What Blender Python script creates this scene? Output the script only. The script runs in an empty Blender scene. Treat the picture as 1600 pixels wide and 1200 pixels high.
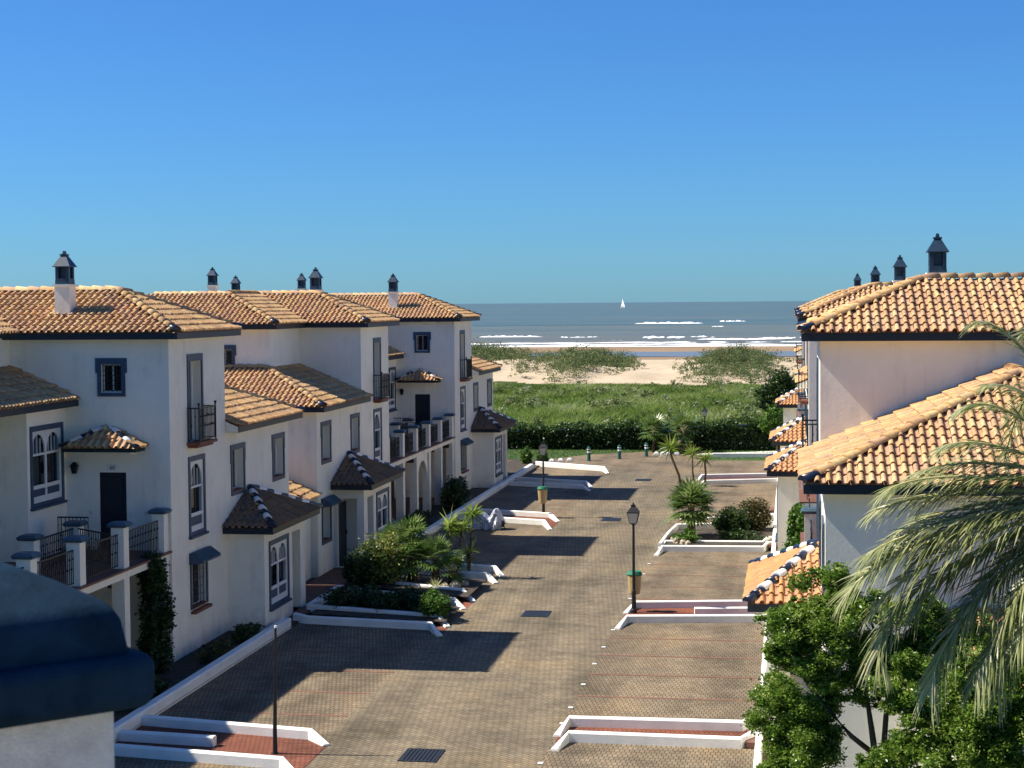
import bpy, math, random
import numpy as np
from mathutils import Vector, Matrix, Euler
random.seed(7); rng = np.random.default_rng(11)
R = math.radians
S = bpy.context.scene
C = S.collection

# ------------------------------------------------------------------ camera, sky, sun, exposure
cam = bpy.data.cameras.new('camera'); co = bpy.data.objects.new('camera', cam); C.objects.link(co); S.camera = co
cam.lens = 60.75; cam.sensor_width = 36.0; cam.sensor_fit = 'HORIZONTAL'
cam.clip_start = 0.1; cam.clip_end = 60000
yaw, pit, roll = R(9.2), R(2.6), 0.008
f = Vector((-math.sin(yaw)*math.cos(pit), math.cos(yaw)*math.cos(pit), -math.sin(pit)))
r0 = Vector((math.cos(yaw), math.sin(yaw), 0)); u0 = r0.cross(f)
rr = math.cos(roll)*r0 - math.sin(roll)*u0; uu = math.sin(roll)*r0 + math.cos(roll)*u0
M = Matrix((rr, uu, -f)).transposed().to_4x4(); M.translation = (0, 0, 9.8)
co.matrix_world = M
cam.dof.use_dof = True; cam.dof.focus_distance = 55; cam.dof.aperture_fstop = 8.0
cam.shift_x = -0.0008; cam.shift_y = -0.0024

SUN_EL, SUN_AZ = R(48.0), R(4.0)          # sun from the left (-X), a little towards the camera side
sdir = Vector((-math.cos(SUN_EL)*math.cos(SUN_AZ), -math.cos(SUN_EL)*math.sin(SUN_AZ), math.sin(SUN_EL)))
W = bpy.data.worlds.new('World'); S.world = W; W.use_nodes = True
nt = W.node_tree; nt.nodes.clear()
sky = nt.nodes.new('ShaderNodeTexSky'); sky.sky_type = 'NISHITA'; sky.sun_disc = False
sky.sun_elevation = SUN_EL; sky.sun_rotation = math.atan2(sdir.x, sdir.y)
sky.altitude = 0; sky.air_density = 1.0; sky.dust_density = 0.18; sky.ozone_density = 6.0
hs = nt.nodes.new('ShaderNodeMix'); hs.data_type = 'RGBA'; hs.blend_type = 'MULTIPLY'; hs.inputs[0].default_value = 1.0; hs.inputs[7].default_value = (0.325, 0.655, 1.03, 1)   # camera white balance
bg = nt.nodes.new('ShaderNodeBackground'); bg.inputs['Strength'].default_value = 0.072
wo = nt.nodes.new('ShaderNodeOutputWorld')
nt.links.new(sky.outputs[0], hs.inputs[6]); nt.links.new(hs.outputs[2], bg.inputs[0]); nt.links.new(bg.outputs[0], wo.inputs[0])
sl = bpy.data.lights.new('sun', 'SUN'); sl.energy = 5.0; sl.angle = R(0.5); sl.color = (1.0, 0.93, 0.82)
so = bpy.data.objects.new('sun', sl); C.objects.link(so); so.rotation_euler = (-sdir).to_track_quat('-Z', 'Y').to_euler()
vs = S.view_settings; vs.view_transform = 'Standard'; vs.look = 'None'; vs.exposure = 0.82; vs.gamma = 1.0; vs.use_curve_mapping = False
S.cycles.max_bounces = 10; S.cycles.diffuse_bounces = 8; S.cycles.transparent_max_bounces = 6

# ------------------------------------------------------------------ materials
class NT:
    def __init__(s, name):
        s.m = bpy.data.materials.new(name); s.m.use_nodes = True; s.t = s.m.node_tree; s.t.nodes.clear()
        s.out = s.n('ShaderNodeOutputMaterial'); s.b = s.n('ShaderNodeBsdfPrincipled'); s.l(s.b, 0, s.out, 0)
    def n(s, typ, **k):
        x = s.t.nodes.new(typ)
        for a, v in k.items(): setattr(x, a, v)
        return x
    def l(s, a, ao, b, bi): s.t.links.new(a.outputs[ao], b.inputs[bi])
    def mix(s, fac, a, b, mode='MIX'):
        x = s.n('ShaderNodeMix', data_type='RGBA', blend_type=mode)
        for i, v in ((0, fac), (6, a), (7, b)):
            if isinstance(v, tuple) and len(v) == 2 and hasattr(v[0], 'outputs'): s.t.links.new(v[0].outputs[v[1]], x.inputs[i])
            elif isinstance(v, (tuple, list)): x.inputs[i].default_value = (*v, 1)
            else: x.inputs[i].default_value = v
        return (x, 2)
    def noise(s, scale, detail=4, rough=0.6, co=None, dist=0):
        x = s.n('ShaderNodeTexNoise'); x.inputs['Scale'].default_value = scale; x.inputs['Detail'].default_value = detail
        x.inputs['Roughness'].default_value = rough; x.inputs['Distortion'].default_value = dist
        if co: s.t.links.new(co[0].outputs[co[1]], x.inputs['Vector'])
        return (x, 0)
    def pos(s, scale=(1, 1, 1), rot=(0, 0, 0), src='Position'):
        g = s.n('ShaderNodeNewGeometry') if src == 'Position' else s.n('ShaderNodeTexCoord')
        m = s.n('ShaderNodeMapping'); m.inputs['Scale'].default_value = scale; m.inputs['Rotation'].default_value = rot
        s.t.links.new(g.outputs[src], m.inputs['Vector']); return (m, 0)
    def ramp(s, src, stops, interp='LINEAR'):
        x = s.n('ShaderNodeValToRGB'); x.color_ramp.interpolation = interp
        e = x.color_ramp.elements
        while len(e) < len(stops): e.new(0.5)
        for i, (p, c) in enumerate(stops):
            e[i].position = p; e[i].color = (*c, 1) if len(c) == 3 else c
        s.t.links.new(src[0].outputs[src[1]], x.inputs[0]); return (x, 0)
    def set(s, key, src):
        if isinstance(src, tuple) and hasattr(src[0], 'outputs'): s.t.links.new(src[0].outputs[src[1]], s.b.inputs[key])
        elif isinstance(src, tuple): s.b.inputs[key].default_value = (*src, 1)
        else: s.b.inputs[key].default_value = src
    def bump(s, src, strength=0.3, dist=0.02):
        x = s.n('ShaderNodeBump'); x.inputs['Strength'].default_value = strength; x.inputs['Distance'].default_value = dist
        s.t.links.new(src[0].outputs[src[1]], x.inputs['Height']); s.l(x, 0, s.b, 'Normal')
        return x

G = (0, 0, 0); WHT = (1, 1, 1)
def plain(name, col, rough=0.6, var=0.12, scale=6.0, metal=0.0, bump=0.0, spec=0.4):
    t = NT(name); p = t.pos()
    nz = t.noise(scale, 5, 0.65, p)
    lo = tuple(c*(1-var) for c in col); hi = tuple(min(1, c*(1+var)) for c in col)
    t.set('Base Color', t.ramp(nz, [(0.3, lo), (0.7, hi)])); t.set('Roughness', rough); t.set('Metallic', metal); t.set('Specular IOR Level', spec)
    if bump: t.bump(t.noise(scale*12, 3, 0.6, p), bump, 0.01)
    return t.m

def m_wall(name, col=(0.88, 0.84, 0.715)):
    t = NT(name); p = t.pos(); st = t.pos((1.2, 1.2, 0.16))
    a = t.ramp(t.noise(0.55, 5, 0.6, p), [(0.3, tuple(c*0.88 for c in col)), (0.65, col)])
    streak = t.ramp(t.noise(2.2, 4, 0.65, st), [(0.46, (0, 0, 0)), (0.74, (1, 1, 1))])
    blot = t.ramp(t.noise(0.9, 6, 0.7, p), [(0.48, (0, 0, 0)), (0.72, (1, 1, 1))])
    fac = t.mix(1.0, streak, blot, 'MULTIPLY')
    c = t.mix(fac, a, (0.52, 0.49, 0.43))
    sx = t.n('ShaderNodeSeparateXYZ'); gg = t.n('ShaderNodeNewGeometry'); t.l(gg, 'Position', sx, 0)
    lowz = t.n('ShaderNodeMapRange'); t.l(sx, 'Z', lowz, 0); lowz.inputs[1].default_value = 0.9; lowz.inputs[2].default_value = 0.0; lowz.inputs[3].default_value = 0.0; lowz.inputs[4].default_value = 1.0
    spl = t.mix(1.0, (lowz, 0), t.ramp(t.noise(3.0, 6, 0.7, t.pos((1, 1, 0.5))), [(0.42, (0, 0, 0)), (0.7, (0.75, 0.75, 0.75))]), 'MULTIPLY')
    c = t.mix(spl, c, (0.40, 0.35, 0.26))
    fine_ = t.ramp(t.noise(5.0, 5, 0.7, t.pos((1.5, 1.5, 0.12))), [(0.56, (0, 0, 0)), (0.8, (0.35, 0.35, 0.35))])
    c = t.mix(fine_, c, (0.50, 0.48, 0.42))
    t.set('Base Color', c); t.set('Roughness', 0.85); t.set('Specular IOR Level', 0.2)
    t.bump(t.noise(14, 5, 0.7, p), 0.25, 0.015)
    return t.m
def m_tile(name, stops, dirt=0.75):
    t = NT(name)
    at = t.n('ShaderNodeAttribute', attribute_name='tint'); oi = t.n('ShaderNodeObjectInfo')
    ad = t.n('ShaderNodeMath', operation='ADD'); t.l(at, 'Fac', ad, 0); t.l(oi, 'Random', ad, 1)
    fr = t.n('ShaderNodeMath', operation='FRACT'); t.l(ad, 0, fr, 0)
    base = t.ramp((fr, 0), stops)
    p = t.pos()
    g = t.ramp(t.noise(6.5, 5, 0.75, p), [(0.44, (0, 0, 0)), (0.64, (1, 1, 1))])
    g2 = t.ramp(t.noise(0.8, 4, 0.6, p), [(0.4, (0.35, 0.35, 0.35)), (0.65, (dirt, dirt, dirt))])
    fac = t.mix(1.0, g, g2, 'MULTIPLY')
    pn = t.n('ShaderNodeAttribute', attribute_name='pan'); al = t.n('ShaderNodeAttribute', attribute_name='along')
    pm = t.n('ShaderNodeMath', operation='MULTIPLY'); t.l(pn, 'Fac', pm, 0); pm.inputs[1].default_value = 0.55
    base = t.mix((pm, 0), base, (0.50, 0.27, 0.175))
    # grime gathered on the weathered middle of each tile, below the overlap
    band = t.ramp((al, 'Fac'), [(0.18, (0, 0, 0)), (0.62, (1, 1, 1)), (0.98, (0.6, 0.6, 0.6))])
    gb = t.mix(1.0, band, t.ramp(t.noise(11, 4, 0.7, p), [(0.40, (0.0, 0.0, 0.0)), (0.64, (0.58, 0.58, 0.58))]), 'MULTIPLY')
    c = t.mix(fac, base, (0.17, 0.14, 0.10)); c = t.mix(gb, c, (0.20, 0.155, 0.11))
    lich = t.ramp(t.noise(16, 3, 0.6, p), [(0.66, (0, 0, 0)), (0.72, (0.6, 0.6, 0.6))])
    c = t.mix(lich, c, (0.55, 0.44, 0.20))
    t.set('Base Color', c); t.set('Roughness', 0.8); t.set('Specular IOR Level', 0.25)
    t.bump(t.noise(40, 4, 0.7, p), 0.3, 0.008)
    return t.m
TS = [(0.0, (0.56, 0.32, 0.13)), (0.15, (0.68, 0.46, 0.20)), (0.3, (0.63, 0.35, 0.13)), (0.45, (0.40, 0.235, 0.12)), (0.6, (0.60, 0.345, 0.19)), (0.72, (0.70, 0.48, 0.23)), (0.86, (0.50, 0.27, 0.12)), (1.0, (0.63, 0.38, 0.16))]
TS2 = [(0.0, (0.58, 0.27, 0.09)), (0.4, (0.62, 0.30, 0.11)), (0.7, (0.52, 0.24, 0.09)), (1.0, (0.60, 0.34, 0.15))]

def m_paving(name, rot, bw, rh, c1, c2, mort, redline=False):
    t = NT(name); p = t.pos(rot=(0, 0, rot))
    wv = t.noise(2.5, 2, 0.5, t.pos())
    bt = t.n('ShaderNodeTexBrick'); t.t.links.new(p[0].outputs[0], bt.inputs['Vector'])
    bt.inputs['Color1'].default_value = (*c1, 1); bt.inputs['Color2'].default_value = (*c2, 1); bt.inputs['Mortar'].default_value = (*mort, 1)
    bt.inputs['Scale'].default_value = 1.0; bt.inputs['Mortar Size'].default_value = 0.014; bt.inputs['Mortar Smooth'].default_value = 0.4
    bt.inputs['Brick Width'].default_value = bw; bt.inputs['Row Height'].default_value = rh; bt.inputs['Bias'].default_value = 0.1
    big = t.ramp(t.noise(0.35, 6, 0.65, t.pos((1, 0.7, 1))), [(0.34, (0.60, 0.61, 0.58)), (0.5, (1, 1, 1)), (0.68, (1.22, 1.14, 0.98))])
    pt = t.ramp(t.noise(1.6, 5, 0.7, t.pos((0.6, 1.4, 1))), [(0.3, (0.72, 0.72, 0.70)), (0.6, (1.08, 1.06, 1.0))])
    c = t.mix(1.0, (bt, 0), big, 'MULTIPLY'); c = t.mix(1.0, c, pt, 'MULTIPLY')
    sp = t.ramp(t.noise(9, 2, 0.5, t.pos()), [(0.70, (0, 0, 0)), (0.76, (0.5, 0.5, 0.5))])
    c = t.mix(sp, c, (0.42, 0.36, 0.25))
    oil = t.ramp(t.noise(0.9, 3, 0.55, t.pos((1, 0.8, 1))), [(0.66, (0, 0, 0)), (0.76, (0.55, 0.55, 0.55))]); c = t.mix(oil, c, (0.075, 0.068, 0.058))
    lane = t.ramp(t.noise(0.5, 3, 0.6, t.pos((1.6, 0.07, 1))), [(0.40, (0.80, 0.80, 0.79)), (0.60, (1.06, 1.05, 1.03))]); c = t.mix(1.0, c, lane, 'MULTIPLY')
    t.set('Base Color', c); t.set('Roughness', 0.9); t.set('Specular IOR Level', 0.2)
    t.bump((bt, 1), -0.5, 0.01)
    return t.m

def m_leaf(name, stops, rough=0.45, trans=0.25):
    t = NT(name); at = t.n('ShaderNodeAttribute', attribute_name='tint')
    nz = t.noise(1.3, 3, 0.6, t.pos())
    ad = t.n('ShaderNodeMath', operation='ADD'); t.l(at, 'Fac', ad, 0)
    sc = t.n('ShaderNodeMath', operation='MULTIPLY_ADD'); t.l(nz[0], 0, sc, 0); sc.inputs[1].default_value = 0.5; sc.inputs[2].default_value = -0.25
    t.l(sc, 0, ad, 1)
    c = t.ramp((ad, 0), stops)
    t.set('Base Color', c); t.set('Roughness', rough); t.set('Specular IOR Level', 0.35)
    tr = t.n('ShaderNodeBsdfTranslucent'); t.t.links.new(c[0].outputs[0], tr.inputs[0])
    mx = t.n('ShaderNodeMixShader'); mx.inputs[0].default_value = trans
    t.l(t.b, 0, mx, 1); t.l(tr, 0, mx, 2); t.l(mx, 0, t.out, 0)
    return t.m

def m_sea():
    t = NT('sea_water'); p = t.pos((0.05, 0.22, 1)); p2 = t.pos((0.004, 0.03, 1))
    a = t.noise(1.0, 6, 0.6, p, 0.4); b = t.noise(1.0, 4, 0.6, p2)
    c = t.ramp(b, [(0.3, (0.055, 0.095, 0.095)), (0.5, (0.085, 0.13, 0.115)), (0.62, (0.135, 0.145, 0.10)), (0.75, (0.07, 0.115, 0.11))])
    sx = t.n('ShaderNodeSeparateXYZ'); gg = t.n('ShaderNodeNewGeometry'); t.l(gg, 'Position', sx, 0)
    sh = t.n('ShaderNodeMapRange'); t.l(sx, 'Y', sh, 0); sh.inputs[1].default_value = 720; sh.inputs[2].default_value = 400; sh.inputs[3].default_value = 0.0; sh.inputs[4].default_value = 0.75
    c = t.mix((sh, 0), c, (0.17, 0.145, 0.095))      # sandy shallows
    t.set('Base Color', c); t.set('Roughness', 0.32); t.set('Specular IOR Level', 0.35); t.set('IOR', 1.33)
    t.bump(a, 0.9, 1.6)
    return t.m
def m_sand(name, c1, c2, sc):
    t = NT(name); p = t.pos()
    t.set('Base Color', t.ramp(t.noise(sc, 6, 0.6, p), [(0.3, c1), (0.7, c2)])); t.set('Roughness', 0.95); t.set('Specular IOR Level', 0.1)
    t.bump(t.noise(sc*6, 5, 0.65, p), 0.5, 0.3)
    return t.m

MT = {}
MT['wall'] = m_wall('white_render')
MT['wallr'] = plain('rough_white_render', (0.80, 0.77, 0.66), 0.9, 0.18, 9, bump=1.0)
MT['tile'] = m_tile('clay_tile', TS); MT['tile2'] = m_tile('orange_clay_tile', TS2, 0.7)
MT['tile3'] = m_tile('shaded_mossy_clay_tile', [(0.0, (0.22, 0.125, 0.06)), (0.4, (0.28, 0.15, 0.065)), (0.7, (0.17, 0.105, 0.06)), (1.0, (0.11, 0.09, 0.065))], 0.9)  # mossy brown tiles, with the left porches' shade partly put into the colour
MT['capb'] = plain('navy_glazed_tile', (0.013, 0.020, 0.040), 0.3, 0.3); MT['capw'] = plain('white_glazed_tile', (0.80, 0.79, 0.76), 0.35, 0.08)
MT['blue'] = plain('blue_paint', (0.040, 0.070, 0.112), 0.55, 0.2); MT['fascia'] = plain('dark_blue_fascia', (0.012, 0.019, 0.028), 0.5, 0.25)
MT['capblue'] = plain('slate_blue_cap', (0.055, 0.095, 0.125), 0.45, 0.25, 4, bump=0.2)
MT['postblue'] = plain('weathered_blue_concrete', (0.010, 0.029, 0.052), 0.8, 0.5, 4, bump=0.15, spec=0.08)
MT['door'] = plain('navy_door', (0.008, 0.011, 0.022), 0.4, 0.2)
MT['iron'] = plain('black_iron', (0.012, 0.012, 0.013), 0.5, 0.2, metal=0.0)
MT['trimw'] = plain('white_frame', (0.72, 0.72, 0.69), 0.5, 0.06)
MT['shutter'] = plain('blind_cream', (0.60, 0.56, 0.47), 0.6, 0.06)
MT['brick'] = plain('terracotta_sill', (0.20, 0.075, 0.045), 0.75, 0.3)
MT['floort'] = plain('terrace_tile', (0.17, 0.075, 0.05), 0.7, 0.25)
MT['wood'] = plain('dark_timber', (0.045, 0.028, 0.018), 0.7, 0.3)
t = NT('window_glass'); t.set('Base Color', (0.008, 0.010, 0.014)); t.set('Roughness', 0.06); t.set('Specular IOR Level', 0.5); MT['glass'] = t.m
MT['chim'] = plain('slate_metal', (0.020, 0.045, 0.075), 0.42, 0.3, 5)
MT['road'] = m_paving('road_block_paving', R(38), 0.22, 0.11, (0.265, 0.218, 0.155), (0.195, 0.160, 0.115), (0.075, 0.066, 0.052))
MT['bay'] = m_paving('bay_block_paving', 0.0, 0.11, 0.22, (0.262, 0.208, 0.148), (0.205, 0.160, 0.112), (0.078, 0.066, 0.05))
MT['redpath'] = m_paving('red_path_paving', 0.0, 0.11, 0.22, (0.25, 0.090, 0.058), (0.20, 0.074, 0.05), (0.09, 0.04, 0.03))
MT['redline'] = plain('red_block_line', (0.19, 0.09, 0.06), 0.9, 0.4, 9)
MT['walk'] = plain('brown_walk_tiles', (0.13, 0.06, 0.04), 0.8, 0.3, 3)
MT['kerb'] = plain('white_kerb_paint', (0.80, 0.785, 0.715), 0.7, 0.10, 1.6, bump=0.3)
MT['deck'] = plain('pale_terrace_tiles', (0.30, 0.24, 0.17), 0.8, 0.2, 2)
MT['soil'] = plain('planter_soil', (0.055, 0.042, 0.028), 0.95, 0.4, 3, bump=0.6)
MT['lawn'] = plain('lawn_grass', (0.05, 0.085, 0.018), 0.9, 0.4, 4, bump=0.6)
MT['sea'] = m_sea()
MT['foam'] = plain('sea_foam', (0.86, 0.87, 0.86), 0.8, 0.08)
MT['sand'] = m_sand('dune_sand', (0.42, 0.335, 0.225), (0.52, 0.425, 0.30), 0.12)
MT['wetsand'] = m_sand('wet_sand', (0.22, 0.155, 0.095), (0.30, 0.21, 0.13), 0.02)
MT['fieldsoil'] = m_sand('scrub_ground', (0.045, 0.065, 0.018), (0.075, 0.095, 0.03), 0.3)
t = NT('tide_pool_water'); t.set('Base Color', (0.15, 0.17, 0.18)); t.set('Roughness', 0.35); t.set('Specular IOR Level', 0.4); t.bump(t.noise(1, 3, 0.5, t.pos((0.4, 2, 1))), 0.08, 0.2); MT['pool'] = t.m
MT['lglass'] = plain('frosted_lamp_glass', (0.55, 0.54, 0.48), 0.3, 0.05)
MT['binb'] = plain('ochre_bin', (0.42, 0.31, 0.14), 0.6, 0.12); MT['bing'] = plain('green_bin_lid', (0.02, 0.17, 0.085), 0.5, 0.2)
MT['bolg'] = plain('teal_bollard', (0.015, 0.10, 0.085), 0.45, 0.2)
MT['drain'] = plain('cast_iron_grate', (0.03, 0.033, 0.038), 0.5, 0.25, metal=0.3)
MT['tarp'] = plain('silver_tarp', (0.42, 0.45, 0.50), 0.45, 0.12, 5)
MT['rock'] = plain('pale_rock', (0.45, 0.38, 0.27), 0.9, 0.25, 5, bump=0.7)
MT['trunk'] = plain('bark', (0.10, 0.068, 0.042), 0.9, 0.35, 12, bump=0.8)
MT['ptrunk'] = plain('palm_bark', (0.11, 0.075, 0.045), 0.95, 0.4, 10, bump=0.9)
MT['sail'] = plain('sail_cloth', (0.85, 0.85, 0.83), 0.7, 0.03)
MT['leaf_tree'] = m_leaf('tree_leaves', [(0.0, (0.040, 0.092, 0.010)), (0.35, (0.103, 0.190, 0.021)), (0.7, (0.184, 0.287, 0.037)), (1.0, (0.345, 0.414, 0.103))], 0.26, 0.4)
MT['leaf_dark'] = m_leaf('dark_leaves', [(0.0, (0.010, 0.026, 0.008)), (0.6, (0.026, 0.060, 0.014)), (1.0, (0.060, 0.108, 0.024))])
MT['leaf_var'] = m_leaf('variegated_leaves', [(0.0, (0.024, 0.054, 0.012)), (0.4, (0.072, 0.120, 0.024)), (0.7, (0.264, 0.288, 0.060)), (1.0, (0.432, 0.408, 0.108))])
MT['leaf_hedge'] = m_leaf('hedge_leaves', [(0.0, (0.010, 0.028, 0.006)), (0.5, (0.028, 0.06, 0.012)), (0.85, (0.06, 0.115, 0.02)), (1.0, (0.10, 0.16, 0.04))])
MT['leaf_lime'] = m_leaf('lime_leaves', [(0.0, (0.034, 0.092, 0.011)), (0.5, (0.081, 0.172, 0.023)), (1.0, (0.161, 0.265, 0.034))])
MT['leaf_olive'] = m_leaf('olive_brown_leaves', [(0.0, (0.03, 0.03, 0.012)), (0.5, (0.065, 0.07, 0.02)), (0.8, (0.11, 0.10, 0.03)), (1.0, (0.14, 0.08, 0.03))])
MT['frond'] = m_leaf('palm_frond', [(0.0, (0.12, 0.15, 0.045)), (0.35, (0.27, 0.30, 0.11)), (0.7, (0.46, 0.47, 0.23)), (1.0, (0.62, 0.59, 0.37))], 0.28, 0.42)
MT['fan'] = m_leaf('fan_palm_leaf', [(0.0, (0.045, 0.09, 0.022)), (0.5, (0.11, 0.19, 0.045)), (0.85, (0.22, 0.30, 0.09)), (1.0, (0.36, 0.42, 0.18))], 0.32, 0.35)
MT['yucca'] = m_leaf('yucca_leaf', [(0.0, (0.07, 0.13, 0.015)), (0.5, (0.19, 0.29, 0.035)), (1.0, (0.36, 0.44, 0.09))], 0.35, 0.35)
MT['rachis'] = plain('frond_rib', (0.36, 0.33, 0.13), 0.5, 0.2)
MT['grass'] = m_leaf('scrub_grass', [(0.0, (0.057, 0.103, 0.014)), (0.3, (0.127, 0.207, 0.029)), (0.6, (0.218, 0.299, 0.057)), (0.8, (0.310, 0.356, 0.127)), (1.0, (0.460, 0.460, 0.276))], 0.8, 0.35)
MT['dunegreen'] = m_leaf('dune_shrub_leaves', [(0.0, (0.045, 0.075, 0.025)), (0.5, (0.10, 0.15, 0.05)), (0.8, (0.17, 0.20, 0.075)), (1.0, (0.24, 0.21, 0.09))], 0.8)
MT['scrub'] = m_leaf('scrub_bush_leaves', [(0.0, (0.06, 0.10, 0.02)), (0.4, (0.14, 0.20, 0.045)), (0.7, (0.25, 0.29, 0.11)), (1.0, (0.42, 0.43, 0.28))], 0.7, 0.35)
MT['pink'] = plain('pink_blossom', (0.60, 0.25, 0.25), 0.6, 0.2)

# ------------------------------------------------------------------ mesh helpers
def tag(o, label=None, cat=None, group=None, kind=None):
    if label: o['label'] = label
    if cat: o['category'] = cat
    if group: o['group'] = group
    if kind: o['kind'] = kind
    return o
def empty(name, loc=(0, 0, 0), rz=0, scale=(1, 1, 1)):
    o = bpy.data.objects.new(name, None); C.objects.link(o); o.location = loc; o.rotation_euler = (0, 0, rz); o.scale = scale
    o.empty_display_size = 0.2
    return o
def link(name, me, parent=None, mat=None):
    o = bpy.data.objects.new(name, me); C.objects.link(o)
    if mat is not None and len(me.materials) == 0: me.materials.append(mat)
    if parent is not None: o.parent = parent
    return o
def V(*a): return Vector(a)
class MB:
    def __init__(s): s.v = []; s.f = []
    def poly(s, pts):
        i = len(s.v); s.v += [tuple(p) for p in pts]; s.f.append(tuple(range(i, i+len(pts)))); return s
    def box(s, x0, x1, y0, y1, z0, z1, fr=None):
        i = len(s.v)
        P = [(x0, y0, z0), (x1, y0, z0), (x1, y1, z0), (x0, y1, z0), (x0, y0, z1), (x1, y0, z1), (x1, y1, z1), (x0, y1, z1)]
        s.v += [tuple(fr(*p)) for p in P] if fr else P
        s.f += [(i+a, i+b, i+c, i+d) for a, b, c, d in ((0, 3, 2, 1), (4, 5, 6, 7), (0, 1, 5, 4), (1, 2, 6, 5), (2, 3, 7, 6), (3, 0, 4, 7))]
        return s
    def frust(s, cx, cy, z0, z1, a0, b0, a1, b1, cap=True):
        i = len(s.v)
        for z, a, b in ((z0, a0, b0), (z1, a1, b1)):
            s.v += [(cx-a, cy-b, z), (cx+a, cy-b, z), (cx+a, cy+b, z), (cx-a, cy+b, z)]
        s.f += [(i, i+1, i+5, i+4), (i+1, i+2, i+6, i+5), (i+2, i+3, i+7, i+6), (i+3, i, i+4, i+7)]
        if cap: s.f += [(i+3, i+2, i+1, i), (i+4, i+5, i+6, i+7)]
        return s
    def tube(s, pts, rad, n=6, cap=True):
        pts = [Vector(p) for p in pts]
        if not hasattr(rad, '__len__'): rad = [rad]*len(pts)
        i0 = len(s.v)
        for k, p in enumerate(pts):
            d = (pts[min(k+1, len(pts)-1)] - pts[max(k-1, 0)]).normalized()
            a = d.orthogonal().normalized() if abs(d.z) < 0.99 else Vector((1, 0, 0)); b = d.cross(a)
            for j in range(n):
                w = 2*math.pi*j/n; s.v.append(tuple(p + rad[k]*(math.cos(w)*a + math.sin(w)*b)))
        for k in range(len(pts)-1):
            for j in range(n):
                a = i0+k*n+j; b = i0+k*n+(j+1) % n; s.f.append((a, b, b+n, a+n))
        if cap: s.f.append(tuple(i0+j for j in range(n))[::-1]); e = i0+(len(pts)-1)*n; s.f.append(tuple(e+j for j in range(n)))
        return s
    def prism(s, prof, d0, d1, fr):      # profile of 2D points extruded between d0 and d1 by fr(d, a, b)
        n = len(prof); i = len(s.v)
        s.v += [tuple(fr(d0, a, b)) for a, b in prof] + [tuple(fr(d1, a, b)) for a, b in prof]
        s.f += [(i+k, i+(k+1) % n, i+n+(k+1) % n, i+n+k) for k in range(n)]
        s.f += [tuple(i+k for k in range(n))[::-1], tuple(i+n+k for k in range(n))]
        return s
    def mesh(s, name):
        me = bpy.data.meshes.new(name); me.from_pydata(s.v, [], s.f); me.update(); return me
    def build(s, name, mat, parent=None, bevel=0, smooth=False, kind=None):
        me = s.mesh(name); me.materials.append(mat); o = link(name, me, parent)
        if smooth:
            for p in me.polygons: p.use_smooth = True
        if bevel:
            b = o.modifiers.new('bevel', 'BEVEL'); b.width = bevel; b.segments = 2; b.limit_method = 'ANGLE'
        if kind: o['kind'] = kind
        return o

def np_mesh(name, verts, faces, mat, tint=None, parent=None, smooth=False, kind=None):
    """verts (N,3), faces (F,k) all the same k"""
    me = bpy.data.meshes.new(name); verts = np.asarray(verts, np.float32); faces = np.asarray(faces, np.int32)
    F, k = faces.shape
    me.vertices.add(len(verts)); me.vertices.foreach_set('co', verts.ravel())
    me.loops.add(F*k); me.loops.foreach_set('vertex_index', faces.ravel())
    me.polygons.add(F); me.polygons.foreach_set('loop_start', np.arange(F, dtype=np.int32)*k)
    me.polygons.foreach_set('use_smooth', np.full(F, smooth, bool))
    if tint is not None:
        at = me.attributes.new('tint', 'FLOAT', 'FACE'); at.data.foreach_set('value', np.asarray(tint, np.float32))
    me.update(calc_edges=True); me.materials.append(mat)
    o = link(name, me, parent)
    if kind: o['kind'] = kind
    return o

def copy_tree(o, parent=None):
    c = o.copy(); C.objects.link(c)
    if parent is not None: c.parent = parent
    for ch in o.children: copy_tree(ch, c)
    return c

# ------------------------------------------------------------------ roof tiles
TW, TE, TL = 0.198, 0.37, 0.43
_prof = [(0.0, 0.0), (0.008, 0.030), (0.026, 0.052), (0.053, 0.061), (0.080, 0.052), (0.098, 0.030), (0.106, 0.000), (0.152, -0.012), (0.200, 0.000)]
def tile_template():
    v = []; f = []; n = len(_prof)
    for (s, h) in _prof: v.append((s, 0.0, h + 0.044))             # lower end, raised
    for (s, h) in _prof: v.append((s*0.97, TL, h*0.9 + 0.004))     # upper end, tucked under the next course
    for (s, h) in _prof: v.append((s, 0.0, h + 0.020 if h < 0.01 else h + 0.028))  # lip
    for i in range(n-1):
        f.append((i, i+1, n+i+1, n+i)); f.append((2*n+i, 2*n+i+1, i+1, i))
    return np.array(v), np.array(f)
TV, TF = tile_template()
T_ALONG = np.clip(TV[:, 1]/TE, 0, 1)                       # 0 at the lower lip, 1 at the upper end
T_PAN = np.array([1.0 if TV[q, 0].min() > 0.1 else 0.0 for q in TF])
def tile_attrs(me, n):
    a = me.attributes.new('along', 'FLOAT', 'POINT'); a.data.foreach_set('value', np.tile(T_ALONG, n).astype(np.float32))
    a = me.attributes.new('pan', 'FLOAT', 'FACE'); a.data.foreach_set('value', np.tile(T_PAN, n).astype(np.float32))
_tile_me = {}
def tile_mesh(mat):
    if mat.name not in _tile_me:
        me = bpy.data.meshes.new('tile'); me.from_pydata(TV.tolist(), [], TF.tolist()); tile_attrs(me, 1); me.materials.append(mat); _tile_me[mat.name] = me
    return _tile_me[mat.name]

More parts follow.
